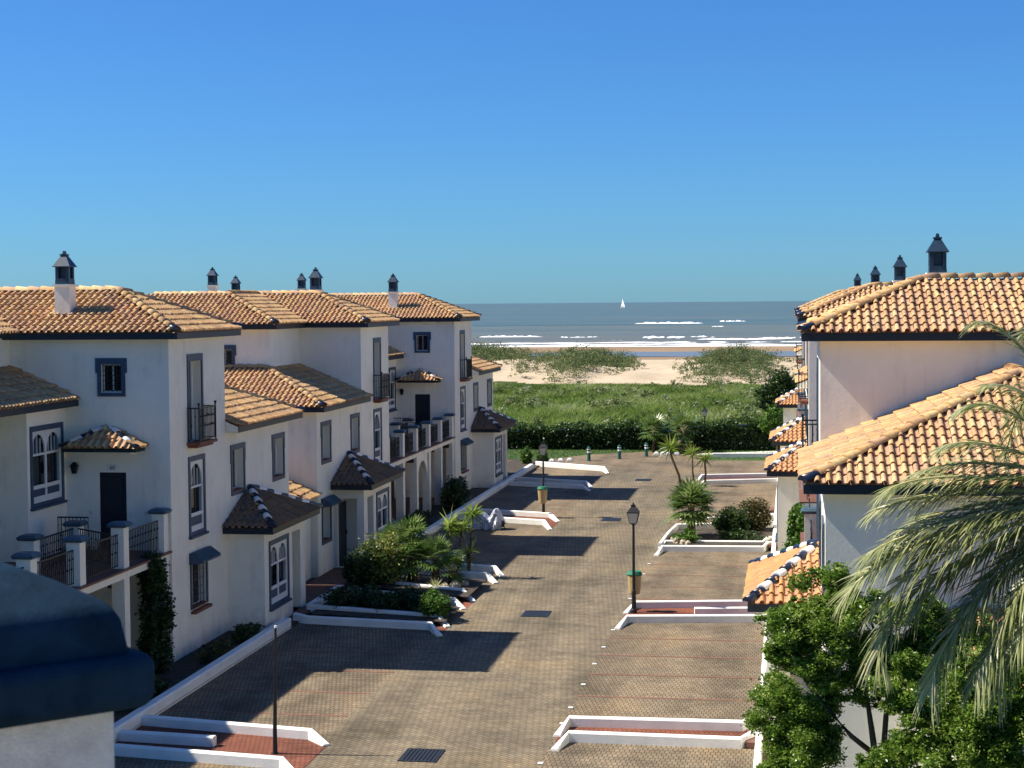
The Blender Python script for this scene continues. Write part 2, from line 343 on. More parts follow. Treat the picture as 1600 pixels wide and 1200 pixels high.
def inside(poly, x, y):
    c = False; n = len(poly)
    for i in range(n):
        x1, y1 = poly[i]; x2, y2 = poly[(i+1) % n]
        if (y1 > y) != (y2 > y) and x < (x2-x1)*(y-y1)/(y2-y1)+x1: c = not c
    return c
def plane_tiles(poly):
    """poly: 3D points, first edge is the eave. returns list of (origin, e, t, n)"""
    P = [Vector(p) for p in poly]; e = (P[1]-P[0]).normalized()
    nrm = None
    for k in range(2, len(P)):
        nn = e.cross(P[k]-P[0])
        if nn.length > 1e-4: nrm = nn.normalized(); break
    if nrm.z < 0: nrm = -nrm
    t = nrm.cross(e)
    if t.z < 0: t = -t
    q = [((p-P[0]).dot(e), (p-P[0]).dot(t)) for p in P]
    x0 = min(a for a, b in q); x1 = max(a for a, b in q); y1 = max(b for a, b in q)
    out = []
    nr = int(y1/TE)+1
    for r in range(nr):
        y = r*TE - 0.05
        for c in range(int((x1-x0)/TW)+1):
            x = x0 + c*TW
            if inside(q, x+TW*0.5, min(y+TE*0.55, y1-0.01) if r else 0.12):
                ja = random.gauss(0, .012) + (random.gauss(0, .05) if random.random() < .02 else 0); e2 = e*math.cos(ja)+t*math.sin(ja); t2_ = t*math.cos(ja)-e*math.sin(ja)
                out.append((P[0] + e*(x + random.uniform(-.006, .006)) + t*(y + random.uniform(-.016, .016)) + nrm*(0.03 + random.uniform(0, .008)), e2, t2_, nrm))
    return out
def tiles_mass(name, pl, mat, parent):
    if not pl: return
    n = len(pl)
    O = np.array([p[0] for p in pl]); E = np.array([p[1] for p in pl]); T = np.array([p[2] for p in pl]); N = np.array([p[3] for p in pl])
    v = O[:, None, :] + TV[None, :, 0:1]*E[:, None, :] + TV[None, :, 1:2]*T[:, None, :] + TV[None, :, 2:3]*N[:, None, :]
    k = len(TV); fc = TF[None] + (np.arange(n)*k)[:, None, None]
    o = np_mesh(name, v.reshape(-1, 3), fc.reshape(-1, 4), mat, np.repeat(rng.random(n), len(TF)), parent, kind='stuff'); tile_attrs(o.data, n); return o
def tile_objects(pl, mat, parent):
    me = tile_mesh(mat)
    for (o, e, t, n) in pl:
        ob = bpy.data.objects.new('tile', me); C.objects.link(ob); ob.parent = parent
        m = Matrix((e, t, n)).transposed().to_4x4(); m.translation = o; ob.matrix_local = m
def cap_mesh(name, mat, L=0.44, r0=0.125, r1=0.10):
    key = (name, mat.name)
    if key in _tile_me: return _tile_me[key]
    v = []; f = []; n = 7
    for (y, r, dz) in ((0, r0, 0.03), (L, r1, 0.0), (0, r0-0.02, 0.03)):
        for j in range(n):
            w = math.pi*j/(n-1); v.append((r*math.cos(w), y, r*math.sin(w)*0.9 + dz))
    for j in range(n-1):
        f.append((j, j+1, n+j+1, n+j)); f.append((j, 2*n+j, 2*n+j+1, j+1))
    f.append(tuple(range(2*n, 3*n)))
    me = bpy.data.meshes.new(name); me.from_pydata(v, [], f); me.materials.append(mat)
    for p in me.polygons: p.use_smooth = len(p.vertices) == 4
    _tile_me[key] = me; return me
def caps(a, b, mats, parent, lift=0.05, step=0.38, endmat=None, scale=1.0):
    """ridge tiles from the low point a to the high point b"""
    a, b = Vector(a), Vector(b); d = b-a; L = d.length; d.normalize(); n = max(1, round(L/step)); st = L/n
    side = d.cross(Vector((0, 0, 1))).normalized(); up = side.cross(d).normalized()
    for k in range(n):
        mat = mats[k % len(mats)]
        if endmat is not None and k == 0: mat = endmat
        o = bpy.data.objects.new('ridge_tile', cap_mesh('ridge_tile', mat)); C.objects.link(o); o.parent = parent
        m = Matrix((side*scale, d*(st/0.38), up*scale)).transposed().to_4x4(); m.translation = a + d*(k*st) + up*lift; o.matrix_local = m

# ------------------------------------------------------------------ wall face with openings
def face_frame(O, A, N):
    O, A, N = Vector(O), Vector(A), Vector(N)
    return lambda a, z, n: O + A*a + Vector((0, 0, z)) + N*n
def wall_face(mb, fr, a0, a1, z0, z1, holes=(), depth=0.28):
    xs = sorted({a0, a1, *[h[0] for h in holes], *[h[1] for h in holes]}); zs = sorted({z0, z1, *[h[2] for h in holes], *[h[3] for h in holes]})
    for i in range(len(xs)-1):
        for j in range(len(zs)-1):
            cx, cz = (xs[i]+xs[i+1])/2, (zs[j]+zs[j+1])/2
            if any(h[0] < cx < h[1] and h[2] < cz < h[3] for h in holes): continue
            mb.poly([fr(xs[i], zs[j], 0), fr(xs[i+1], zs[j], 0), fr(xs[i+1], zs[j+1], 0), fr(xs[i], zs[j+1], 0)])
    for h in holes:
        d = -(h[4] if len(h) > 4 else depth)
        q = [(h[0], h[2]), (h[1], h[2]), (h[1], h[3]), (h[0], h[3])]
        for k in range(4):
            p1, p2 = q[k], q[(k+1) % 4]
            mb.poly([fr(*p1, 0), fr(*p2, 0), fr(*p2, d), fr(*p1, d)])
def fb(fr):  # box mapper for MB.box with (a, n, z) order
    return lambda a, n, z: fr(a, z, n)

def surround(fr, h, ears=True, w=0.11, proud=0.035, top=0.17, bottom=False):
    """blue painted band round an opening"""
    m = MB(); a0, a1, z0, z1 = h[:4]; g = fb(fr)
    m.box(a0-w, a0, 0.002, proud, z0, z1, g); m.box(a1, a1+w, 0.002, proud, z0, z1, g); m.box(a0-w, a1+w, 0.002, proud, z1, z1+top, g)
    if bottom: m.box(a0-w, a1+w, 0.002, proud, z0-0.1, z0, g)
    if ears:
        e = 0.05; zz = z1-(z1-z0)*0.3
        m.box(a0-w-e, a0-w, 0.002, proud-0.003, zz, z1+top-0.002, g); m.box(a1+w, a1+w+e, 0.002, proud-0.003, zz, z1+top-0.002, g)
    return m
def simple_window(parent, fr, h, depth=0.28, shutter=True, grille=False, sill=True, ears=True, bottom=True):
    a0, a1, z0, z1 = h[:4]; g = fb(fr)
    w = surround(fr, h, ears, bottom=bottom).build('window', MT['blue'], parent)
    m = MB(); n = -depth
    m.box(a0, a1, n, n+0.03, z0, z1, g); m.build('pane', MT['glass'], w)
    m = MB(); q = 0.05
    m.box(a0, a0+q, n+0.03, n+0.07, z0, z1, g); m.box(a1-q, a1, n+0.03, n+0.07, z0, z1, g); m.box(a0+q, a1-q, n+0.03, n+0.07, z0, z0+q, g); m.box(a0+q, a1-q, n+0.03, n+0.07, z1-q, z1, g)
    m.box((a0+a1)/2-0.025, (a0+a1)/2+0.025, n+0.03, n+0.065, z0+q, z1-q, g); m.build('frame', MT['trimw'], w)
    if sill: MB().box(a0+0.004, a1-0.004, n+0.07, 0.05, z0, z0+0.035, g).build('sill', MT['brick'], w)
    if grille:
        m = MB()
        k = 4
        for i in range(k+1):
            a = a0+0.03+(a1-a0-0.06)*i/k; m.box(a-0.008, a+0.008, -0.07, -0.054, z0+0.02, z1-0.01, g)
        for j in range(6):
            z = z0+0.06+(z1-z0-0.1)*j/5; m.box(a0+0.004, a1-0.004, -0.068, -0.056, z-0.008, z+0.008, g)
        m.build('grille', MT['iron'], w)
    return w
def arch_panel(m, fr, a0, a1, z0, z1, cols, zb, rad_gap=0.05, n0=-0.06, n1=-0.02, top=0.09):
    """white joinery with arched lights; returns light rectangles"""
    g = fb(fr); lights = []
    cw = (a1-a0)/cols; seg = 8
    for c in range(cols):
        x0, x1 = a0+c*cw, a0+(c+1)*cw; l0, l1 = x0+rad_gap, x1-rad_gap; r = (l1-l0)/2; zc = z1-top-r*1.15
        m.box(x0, l0, n0, n1, zb, z1, g); m.box(l1, x1, n0, n1, zb, z1, g)
        for k in range(seg):
            w0, w1 = math.pi*k/seg, math.pi*(k+1)/seg
            p0 = (l1-r-r*math.cos(math.pi-w0)*-1, zc+1.15*r*math.sin(w0)); p1 = (l1-r-r*math.cos(math.pi-w1)*-1, zc+1.15*r*math.sin(w1))
            x_0 = (l0+l1)/2 + r*math.cos(w0); x_1 = (l0+l1)/2 + r*math.cos(w1)
            m.poly([fr(x_0, zc+1.15*r*math.sin(w0), n1), fr(x_0, z1, n1), fr(x_1, z1, n1), fr(x_1, zc+1.15*r*math.sin(w1), n1)])
            m.poly([fr(x_0, zc+1.15*r*math.sin(w0), n1), fr(x_1, zc+1.15*r*math.sin(w1), n1), fr(x_1, zc+1.15*r*math.sin(w1), n0), fr(x_0, zc+1.15*r*math.sin(w0), n0)])
        m.box(l0, l1, n0-0.02, n1-0.01, zc-0.10, zc-0.04, g)
        m.box((l0+l1)/2-0.007, (l0+l1)/2+0.007, n0-0.03, n1-0.03, zc-0.04, zc+1.1*r, g)
        for q in (-0.5, 0.5):
            m.box((l0+l1)/2+q*r-0.006, (l0+l1)/2+q*r+0.006, n0-0.03, n1-0.03, zc-0.04, zc+0.85*r, g)
        lights.append((l0, l1))
    m.box(a0, a1, n0, n1-0.002, z0, z0+0.16, g)
    m.box(a0, a1, n0, n1-0.002, zb-0.1, zb, g)
    for c in range(cols): 
        x0, x1 = a0+c*cw, a0+(c+1)*cw
        m.box(x0, x0+0.05, n0, n1-0.001, z0+0.16, zb-0.1, g); m.box(x1-0.05, x1, n0, n1-0.001, z0+0.16, zb-0.1, g)
    return lights
def arch_window(parent, fr, h, cols=2, base=0.42, sill=True):
    a0, a1, z0, z1 = h[:4]; g = fb(fr)
    w = surround(fr, h, False, w=0.12, top=0.14, bottom=True).build('window', MT['blue'], parent)
    m = MB(); zb = z0+base+0.1
    arch_panel(m, fr, a0, a1, z0, z1, cols, zb); m.build('arched_frame', MT['trimw'], w)
    MB().box(a0, a1, -0.16, -0.13, z0, z1, g).build('pane', MT['glass'], w)
    m = MB(); cw = (a1-a0)/cols
    for c in range(cols): m.box(a0+c*cw+0.05, a0+(c+1)*cw-0.05, -0.09, -0.045, z0+0.16, zb-0.1, g)
    m.build('lower_panel', MT['blue'], w)
    if sill: MB().box(a0-0.16, a1+0.16, 0.002, 0.10, z0-0.17, z0-0.102, g).build('sill', MT['blue'], w)
    return w
def railing(mb, p0, p1, z0, h=0.9, step=0.11, r=0.009, z1=None, finial=False):
    p0, p1 = Vector(p0), Vector(p1); L = (p1-p0).length; d = (p1-p0)/L; n = max(2, int(L/step)); s = d.cross(Vector((0, 0, 1)))
    z1 = z0 if z1 is None else z1
    def pt(t, off, z): q = p0+d*t+s*off; return (q.x, q.y, z + z0+(z1-z0)*t/L)
    def bar(t0, t1, za, zb, w):
        i = len(mb.v)
        for (t, z) in ((t0, za), (t1, za), (t1, zb), (t0, zb)):
            mb.v.append(pt(t, -w, z)); mb.v.append(pt(t, w, z))
        mb.f += [(i, i+2, i+4, i+6), (i+1, i+7, i+5, i+3), (i, i+1, i+3, i+2), (i+2, i+3, i+5, i+4), (i+4, i+5, i+7, i+6), (i+6, i+7, i+1, i)]
    bar(0, L, h-0.035, h, 0.016); bar(0, L, 0.06, 0.085, 0.012)
    for k in range(n+1):
        t = L*k/n; bar(max(0, t-r), min(L, t+r), 0.085, h-0.035, r)
        if k % 2: bar(max(0, t-0.018), min(L, t+0.018), h*0.45, h*0.45+0.05, 0.018)
        else: bar(max(0, t-0.018), min(L, t+0.018), h*0.72, h*0.72+0.05, 0.018)

# ------------------------------------------------------------------ a townhouse (local: +x towards the street, y along it)
DK = 0.42
def plane_z(d): return d*DK
def build_house(name, loc, scale, label, group, SB=2.5, WE=11.15, pv=(4.65, 9.0), tile_objs=0, tile_pick=None, fine=True, recess=True, back=0.0, extra_chim=(), lowroof=True, number=None, chu=-3.3, dzw=0.0, dzp=0.0, block=True, RL=7.15, US=-0.24):
    H = empty(name, loc, 0, scale); tag(H, label, 'house', group)
    BK = -9.0-back
    wm = MB(); ZT = 8.95; ZW = 6.05+dzw
    F = lambda u, v0=0: face_frame((u, 0, 0), (0, 1, 0), (1, 0, 0))
    Sd = lambda v: face_frame((0, v, 0), (1, 0, 0), (0, -1, 0))   # faces -y
    Sf = lambda v: face_frame((0, v, 0), (1, 0, 0), (0, 1, 0))    # faces +y
    # --- tower
    bal = (1.52, 2.55, 5.98, 8.24, 0.32); arc = (1.5, 2.62, 3.42, 5.42, 0.14); gri = (1.5, 2.72, 1.25, 2.52, 0.24)
    wall_face(wm, F(0), 0, 4.65, -0.3, ZT, [bal, arc, gri])
    sqw = (-1.93, -1.35, 7.44, 8.22, 0.16); dr = (-2.05, -1.27, 3.1, 5.26, 0.10)
    wall_face(wm, Sd(0), BK, 0, -0.3, ZT, [sqw, dr] if fine else [])
    wall_face(wm, Sf(4.65), BK, 0, -0.3, ZT); wall_face(wm, F(BK), 0, 4.65, -0.3, ZT)
    # --- set-back upper block
    run = SB+0.5; VE = WE+0.4; BE = VE-run; ua = -(SB+0.1)
    sq2 = (-SB-2.05, -SB-1.45, 7.40, 8.15, 0.16)
    if block:
        wall_face(wm, F(-SB), 4.65, BE, 6, ZT); wall_face(wm, Sf(BE), BK, -SB, 5.9, ZT, [sq2] if fine else [])
        wall_face(wm, F(BK), 4.65, BE, 5.9, ZT)
    # --- two storey wing
    w1 = (5.2, 6.3, 4.15, 5.42, 0.30); w2 = (WE-1.75, WE-0.65, 4.15, 5.42, 0.30); gw = (WE-1.65, WE-0.6, 1.25, 2.5, 0.30)
    dd = (pv[1]-0.55, pv[1]+0.15, 0.15, 2.35, 0.3)
    holes = [w1, w2]
    if pv[0] > 3: holes += [gw]
    wall_face(wm, F(0), 4.65, WE, -0.3, ZW, holes)
    WB = BK if block else 2*ua
    wall_face(wm, Sf(WE), WB, 0, -0.3, ZW); wall_face(wm, F(WB), 4.65, WE, -0.3, ZW)
    # --- porch
    p0, p1 = pv; PU = 1.15; pw = (p0+0.55, p0+2.35, 0.75, 2.55, 0.14); po = (p1-1.45, p1-0.55, 0.12, 2.65, 0.5)
    wall_face(wm, F(PU), p0, p1, -0.3, 3.05+dzp, [pw, po]); wall_face(wm, Sd(p0), 0, PU, -0.3, 3.05+dzp); wall_face(wm, Sf(p1), 0, PU, -0.3, 3.05+dzp, [(0.12, 0.88, 0.12, 2.65, 0.25)])
    wall_face(wm, Sf(po[0]-0.12), 0.0, PU-0.02, 0, 3.0)
    # --- recess beside the tower with the upper terrace
    if recess:
        RU = -3.0; rw = (-2.15, -0.32, 4.62, 6.52, 0.14)
        wall_face(wm, F(RU), -2.43, 0, -0.3, 7.15, [rw]); wall_face(wm, Sd(-2.43), -5.0, RU, -0.3, 7.15)
        wall_face(wm, F(-5.0), -RL, -2.43, -0.3, 7.3)
        wall_face(wm, F(-4.6), -RL, 0, 7.0, ZT); wall_face(wm, Sd(-RL), BK, -4.6, -0.3, ZT)
        wm.box(-3.32, -2.92, -RL, -4.6, 6.72, 7.02)         # beam over the open porch
    if lowroof:
        wall_face(wm, F(-0.25), WE, WE+1.7, -0.3, 2.95)
    # soffits
    def soffit(u0, u1, v0, v1, z): wm.poly([(u0, v0, z), (u1, v0, z), (u1, v1, z), (u0, v1, z)])
    soffit(BK-0.3, 0.36, -0.36, 5.01, 8.93); soffit(BK-.3, -SB+0.36, 4.6, BE+0.36 if block else 5.0, 8.925); soffit(BK if block else 2*ua-.36, 0.36, 4.65, VE-0.04, 6.03+dzw); soffit(-0.1, PU+0.36, p0-0.36, p1+0.36, 3.03+dzp)
    if recess: soffit(-5.2, -2.64, -RL, -0.02, 7.10)
    wm.poly([(0, 4.664, 6.0+dzw), (0.39, 4.664, 6.0+dzw), (0.39, 4.664, 6.17+dzw), (0, 4.664, 6.17+.4*DK+dzw)])
    wall = wm.build('wall', MT['wall'], H)
    # --- fascias
    fm = MB()
    def fas(u0, v0, u1, v1, z, h=0.17, t=0.03):
        if abs(u0-u1) < 1e-6: fm.box(u0-t, u0, min(v0, v1), max(v0, v1), z-h, z)
        else: fm.box(min(u0, u1), max(u0, u1), v0-t/2, v0+t/2, z-h, z)
    ZE = 9.07
    fas(0.40, -0.40, 0.40, 5.05, ZE); fas(BK-.3, -0.385, 0.37, -0.385, ZE); fas(-SB+0.4, 5.035, 0.37, 5.035, ZE)
    if block: fas(-SB+0.4, 5.05, -SB+0.4, BE+0.4, ZE); fas(BK-.3, BE+0.385, -SB+0.37, BE+0.385, ZE)
    else: fas(BK-.3, 5.035, -SB+0.4, 5.035, ZE)
    ZWE = 6.17+dzw
    fas(0.40, 4.7, 0.40, VE, ZWE); fas(BK if block else 2*ua-.36, VE-0.015, 0.37, VE-0.015, ZWE)
    ZP = 3.19+dzp
    fas(PU+0.4, p0-0.4, PU+0.4, p1+0.4, ZP); fas(0.002, p0-0.385, PU+0.37, p0-0.385, ZP); fas(0.002, p1+0.385, PU+0.37, p1+0.385, ZP)
    if recess: fas(-2.6, -RL, -2.6, -0.002, 7.25)
    fm.build('fascia', MT['fascia'], H)
    # --- roof planes
    zr = ZE + 2.725*DK; zb = ZE
    PL = []
    t1 = [(0.4, -0.4, ZE), (0.4, 5.05, ZE), (-2.325, 2.325, zr)]
    t2 = [(0.4, -0.4, ZE), (BK-.4, -0.4, ZE), (BK-.4, 2.325, zr), (-2.325, 2.325, zr)]
    bu = -SB+0.4; bx = bu-2.725; by = BE+0.4-2.725
    t3 = [(0.4, 5.05, ZE), (bu, 5.05, ZE), (bx, 2.325, zr), (-2.325, 2.325, zr)]
    b1 = [(bu, 5.05, ZE), (bu, BE+0.4, ZE), (bx, by, zr), (bx, 2.325, zr)]
    b2 = [(bu, BE+0.4, ZE), (BK-.4, BE+0.4, ZE), (BK-.4, by, zr), (bx, by, zr)]
    kw = (2.05 if SB > 3 else 1.6)/run
    za = ZWE + run*DK; uz = ua
    g1 = [(0.4, 4.66, ZWE), (0.4, VE, ZWE), (uz, BE, za), (uz, 4.66, za)]
    g2 = [(0.4, VE, ZWE), (BK, VE, ZWE), (BK, BE, za), (uz, BE, za)]
    pm = (p0+p1)/2; zpa = 4.12+dzp; ue = PU+0.4
    q1 = [(0.0, p0-0.4, ZP), (ue, p0-0.4, ZP), (0.0, pm, zpa)]
    q2 = [(ue, p0-0.4, ZP), (ue, p1+0.4, ZP), (0.0, pm, zpa)]
    q3 = [(0.0, p1+0.4, ZP), (ue, p1+0.4, ZP), (0.0, pm, zpa)]
    main = [t1, t2, t3, b1, b2, g1, g2]
    if not block:
        t3 = [(0.4, 5.05, ZE), (BK-.4, 5.05, ZE), (BK-.4, 2.325, zr), (-2.325, 2.325, zr)]
        g2 = [(0.4, VE, ZWE), (2*uz-.4, VE, ZWE), (uz, BE, za)]; g3 = [(2*uz-.4, VE, ZWE), (2*uz-.4, 4.66, ZWE), (uz, 4.66, za), (uz, BE, za)]
        main = [t1, t2, t3, g1, g2, g3]
    if recess: main.append([(-2.6, -RL, 7.25), (-2.6, -0.01, 7.25), (-4.6, -0.01, 7.25+2*DK), (-4.6, -RL, 7.25+2*DK)])
    if recess: main.append([(-4.2, -(RL+.05), ZE), (-4.2, -0.4, ZE), (-6.925, 2.3, zr), (-6.925, -(RL+.05), zr)])
    if lowroof: main.append([(0.1, WE+0.02, 3.0), (0.1, WE+1.7, 3.0), (-2.4, WE+1.7, 3.0+2.5*0.42), (-2.4, WE+0.02, 3.0+2.5*0.42)])
    dm = MB()
    for p in main: dm.poly([(a, b, c+0.005) for a, b, c in p])
    roof = dm.build('roof', MT['tile'], H)
    pl = []
    for p in main: pl += plane_tiles(p)
    objs = []
    if tile_objs:
        pl.sort(key=tile_pick); objs, pl = pl[:tile_objs], pl[tile_objs:]
        tile_objects(objs, MT['tile'], roof)
    tiles_mass('tile_field', pl, MT['tile'], roof)
    ridges = [((0.4, -0.4, ZE), (-2.325, 2.325, zr)), ((0.4, 5.05, ZE), (-2.325, 2.325, zr)), ((BK-.3, 2.325, zr), (-2.325, 2.325, zr)), ((0.4, VE, ZWE), (uz, BE, za))]
    ridges += [((bu, BE+0.4, ZE), (bx, by, zr)), ((bx, by, zr), (bx, 2.5, zr)), ((BK, BE+.02, za), (uz, BE+.02, za))] if block else [((2*uz-.4, VE, ZWE), (uz, BE, za)), ((uz, BE, za), (uz, 4.7, za))]
    for a, b in ridges:
        caps(a, b, [MT['tile']], roof, endmat=MT['capb'] if a[2] < b[2]-0.1 else None)
    if recess: caps((-2.9, -0.02, 7.36), (-4.6, -0.02, 7.25+2*DK), [MT['tile']], roof, lift=0.02)
    # porch roof
    dm = MB()
    for p in (q1, q2, q3): dm.poly([(a, b, c+0.005) for a, b, c in p])
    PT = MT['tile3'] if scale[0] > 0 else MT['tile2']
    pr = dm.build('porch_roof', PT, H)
    pp = plane_tiles(q1)+plane_tiles(q2)+plane_tiles(q3)
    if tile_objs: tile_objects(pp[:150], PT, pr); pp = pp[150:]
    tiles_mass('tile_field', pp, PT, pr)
    caps((ue, p0-0.4, ZP), (0.02, pm, zpa), [MT['capw'], MT['capb']], pr, endmat=MT['capb'], step=0.33, lift=0.03)
    caps((ue, p1+0.4, ZP), (0.02, pm, zpa), [MT['capw'], MT['capb']], pr, endmat=MT['capb'], step=0.33, lift=0.03)
    # --- windows, doors
    simple_window(H, F(0), w1, 0.30); simple_window(H, F(0), w2, 0.30)
    if gw in holes:
        simple_window(H, F(0), gw, 0.30, ears=False)
        awning(H, gw)
    g = simple_window(H, F(0), gri, 0.24, grille=True, ears=False, bottom=False); awning(H, gri)
    MB().box(1.42, 2.80, 0.002, 0.16, 1.13, 1.21, fb(F(0))).build('sill', MT['brick'], g)
    arch_window(H, F(0), arc, 1)
    # balcony door
    w = surround(F(0), bal, False, w=0.12, top=0.2).build('balcony_door', MT['blue'], H)
    MB().box(bal[0], bal[1], -0.32, -0.29, bal[2], bal[3], fb(F(0))).build('pane', MT['glass'], w)
    m = MB()
    for a in (bal[0], (bal[0]+bal[1])/2-0.03, bal[1]-0.06): m.box(a, a+0.06, -0.29, -0.25, bal[2], bal[3], fb(F(0)))
    m.build('frame', MT['trimw'], w)
    bs = MB().box(0.002, 0.40, 1.28, 2.79, 5.90, 5.98); bs.box(0.002, 0.30, 1.36, 2.71, 5.82, 5.90)
    bl = bs.build('balcony', MT['brick'], H, bevel=0.015)
    m = MB(); A, B, Cc, D = (0.02, 1.34, 0), (0.36, 1.34, 0), (0.36, 2.73, 0), (0.02, 2.73, 0)
    railing(m, A, B, 5.97, 0.98, 0.10); railing(m, B, Cc, 5.97, 0.98, 0.10); railing(m, Cc, D, 5.97, 0.98, 0.10)
    for q in (B, Cc): m.box(q[0]-.018, q[0]+.018, q[1]-.018, q[1]+.018, 5.97, 7.02); m.box(q[0]-.03, q[0]+.03, q[1]-.03, q[1]+.03, 7.02, 7.08)
    m.build('railing', MT['iron'], bl)
    # porch window and door behind the porch opening
    arch_window(H, F(PU), pw, 2)
    d = MB().box(0.02, 0.07, po[0]-0.2, po[1]+0.2, 0.1, 2.4).build('door', MT['door'], H)
    MB().box(0.07, 0.10, po[0]-0.1, po[0]-0.04, 1.15, 1.3).build('handle', MT['iron'], d)
    MB().box(0.0, 1.6, po[0]-0.1, po[1]+0.1, 0.0, 0.12).build('doorstep', MT['floort'], H)
    if fine:
        simple_window(H, Sd(0), sqw, 0.16, grille=True, sill=False)
        if block: simple_window(H, Sf(BE), sq2, 0.16, grille=True, sill=False)
        fr = Sd(0); g = fb(fr)
        d = MB().box(dr[0], dr[1], -0.10, -0.05, dr[2], dr[3], g)
        for (zz0, zz1) in ((3.3, 4.05), (4.2, 5.1)):
            d.box(dr[0]+0.1, dr[1]-0.1, -0.05, -0.03, zz0, zz1, g)
        d = d.build('door', MT['door'], H); MB().box(dr[0]+0.05, dr[0]+0.09, -0.05, 0.0, 4.08, 4.2, g).build('handle', MT['iron'], d)
        if number:
            cu = bpy.data.curves.new('house_number', 'FONT'); cu.body = number; cu.size = 0.16; cu.align_x = 'CENTER'; cu.extrude = 0.004
            tmp = bpy.data.objects.new('text_source', cu); me = bpy.data.meshes.new_from_object(tmp); bpy.data.objects.remove(tmp); tx = link('house_number', me, H, MT['blue'])
            tx.location = (-1.66, -0.012, 5.34); tx.rotation_euler = (R(90), 0, 0)
        MB().box(-1.82, -1.50, 0.001, 0.008, 5.31, 5.50, g).build('number_plate', MT['trimw'], H)
        for u in (-2.35, -0.75): MB().box(u, u+0.09, 0.002, 0.012, 4.1, 4.19, g).build('wall_plate', MT['shutter'], H)
        # canopy over the terrace door
        zc = 5.97; cu0, cu1, cv = -2.85, -0.66, -0.72; cm = (cu0+cu1)/2
        k1 = [(cu0, cv, zc), (cu1, cv, zc), (cm+0.12, 0, 6.46), (cm-0.12, 0, 6.46)]
        k2 = [(cu1, cv, zc), (cu1, 0, zc), (cm+0.12, 0, 6.46)]; k3 = [(cu0, 0, zc), (cu0, cv, zc), (cm-0.12, 0, 6.46)]
        dm = MB()
        for p in (k1, k2, k3): dm.poly([(a, b, c+0.004) for a, b, c in p])
        cn = dm.build('door_canopy', MT['tile'], H)
        tl = plane_tiles(k1)+plane_tiles(k2)+plane_tiles(k3)
        if tile_objs: tile_objects(tl, MT['tile'], cn)
        else: tiles_mass('tile_field', tl, MT['tile'], cn)
        caps((cu1, cv, zc), (cm+0.1, -0.03, 6.46), [MT['capb'], MT['capw']], cn, step=0.3, lift=0.02, scale=0.75); caps((cu0, cv, zc), (cm-0.1, -0.03, 6.46), [MT['capb'], MT['capw']], cn, step=0.3, lift=0.02, scale=0.75)
        m = MB(); m.box(cu0+0.05, cu1-0.05, cv+0.03, -0.002, zc-0.10, zc-0.02); m.build('canopy_edge', MT['fascia'], cn)
        m = MB(); m.box(cu0+0.25, cu1-0.25, cv+0.14, -0.002, zc-0.17, zc-0.10); m.build('canopy_base', MT['wall'], cn)
        # wall lantern
        m = MB(); m.box(-2.70, -2.66, -0.18, -0.002, 5.50, 5.53); m.frust(-2.68, -0.19, 5.24, 5.44, .05, .05, .085, .085); m.frust(-2.68, -0.19, 5.44, 5.56, .11, .11, .02, .02)
        m.build('wall_lantern', MT['iron'], H)
    if recess:
        arch_window(H, F(-3.0), rw, 2, base=0.36)
        # terrace
        ts = MB(); ts.box(-5.0, US+.18, -(RL-.03), -0.002, 2.88, 3.08); ts = ts.build('terrace', MT['wall'], H)
        m = MB(); m.box(-5.0, US+.26, -(RL-.03), -0.002, 3.08, 3.13); m.build('terrace_tiles', MT['floort'], ts)
        for v in (-0.62, -3.1, -5.65):
            MB().box(-0.55, -0.2, v-0.08, v+0.08, 2.62, 2.88).build('beam_end', MT['wood'], ts)
        vs_ = [-0.22, -3.06, -5.80] if US < 0 else [-3.06]; us_ = US
        pts = []
        for i, v in enumerate(vs_):
            pillar(H, us_, v, 0.0, 4.18)
        if RL > 10:
            for v in (-8.5, -11.2): pillar(H, us_, v, 0.0, 4.18)
        for v in (-1.75, -4.5): pillar(H, -2.0, v, 3.13, 4.02)
        for pa, pb, hh in [((us_, a, 0), (us_, b, 0), 0.88) for a, b in ((-0.22-0.17, -3.06+0.17), (-3.06-0.17, -5.80+0.17), (-5.80-.17, -(RL-.05)))]+[((-2.0, -1.75-.17, 0), (-2.0, -4.5+.17, 0), .85), ((-0.4, -3.06, 0), (-1.86, -1.9, 0), .85), ((-3.0, -0.62, 0), (-2.12, -0.62, 0), .98)]:
            m = MB(); railing(m, pa, pb, 3.13, hh); m.build('railing', MT['iron'], ts)
        # ground floor behind the terrace pillars: dark back wall with a door, arch panels between pillars
        am = MB(); fr = face_frame((us_, 0, 0), (0, 1, 0), (1, 0, 0))
        seg = 10; r = 1.02; cy = -7.15; zc2 = 1.55
        for k in range(seg):
            wa, wb = math.pi/2*k/seg, math.pi/2*(k+1)/seg
            xa, xb = cy+r*math.cos(wa), cy+r*math.cos(wb)
            for n in (-0.12, 0.10):
                am.poly([fr(xa, zc2+r*math.sin(wa), n), fr(xa, 2.88, n), fr(xb, 2.88, n), fr(xb, zc2+r*math.sin(wb), n)])
            am.poly([fr(xa, zc2+r*math.sin(wa), -0.12), fr(xa, zc2+r*math.sin(wa), 0.10), fr(xb, zc2+r*math.sin(wb), 0.10), fr(xb, zc2+r*math.sin(wb), -0.12)])
        am.build('arch', MT['wall'], ts)
        d = MB().box(-4.95, -4.88, -4.4, -3.5, 0, 2.2).build('door', MT['door'], H)
        d = MB().box(-2.98, -2.93, -1.9, -1.0, 0, 2.2).build('door', MT['door'], H)
    # --- chimneys
    for (cu, cv, zt) in ((chu, 0.85, 10.42),)+tuple(extra_chim):
        chimney(H, cu, cv, ZE-0.1, zt)
    return H
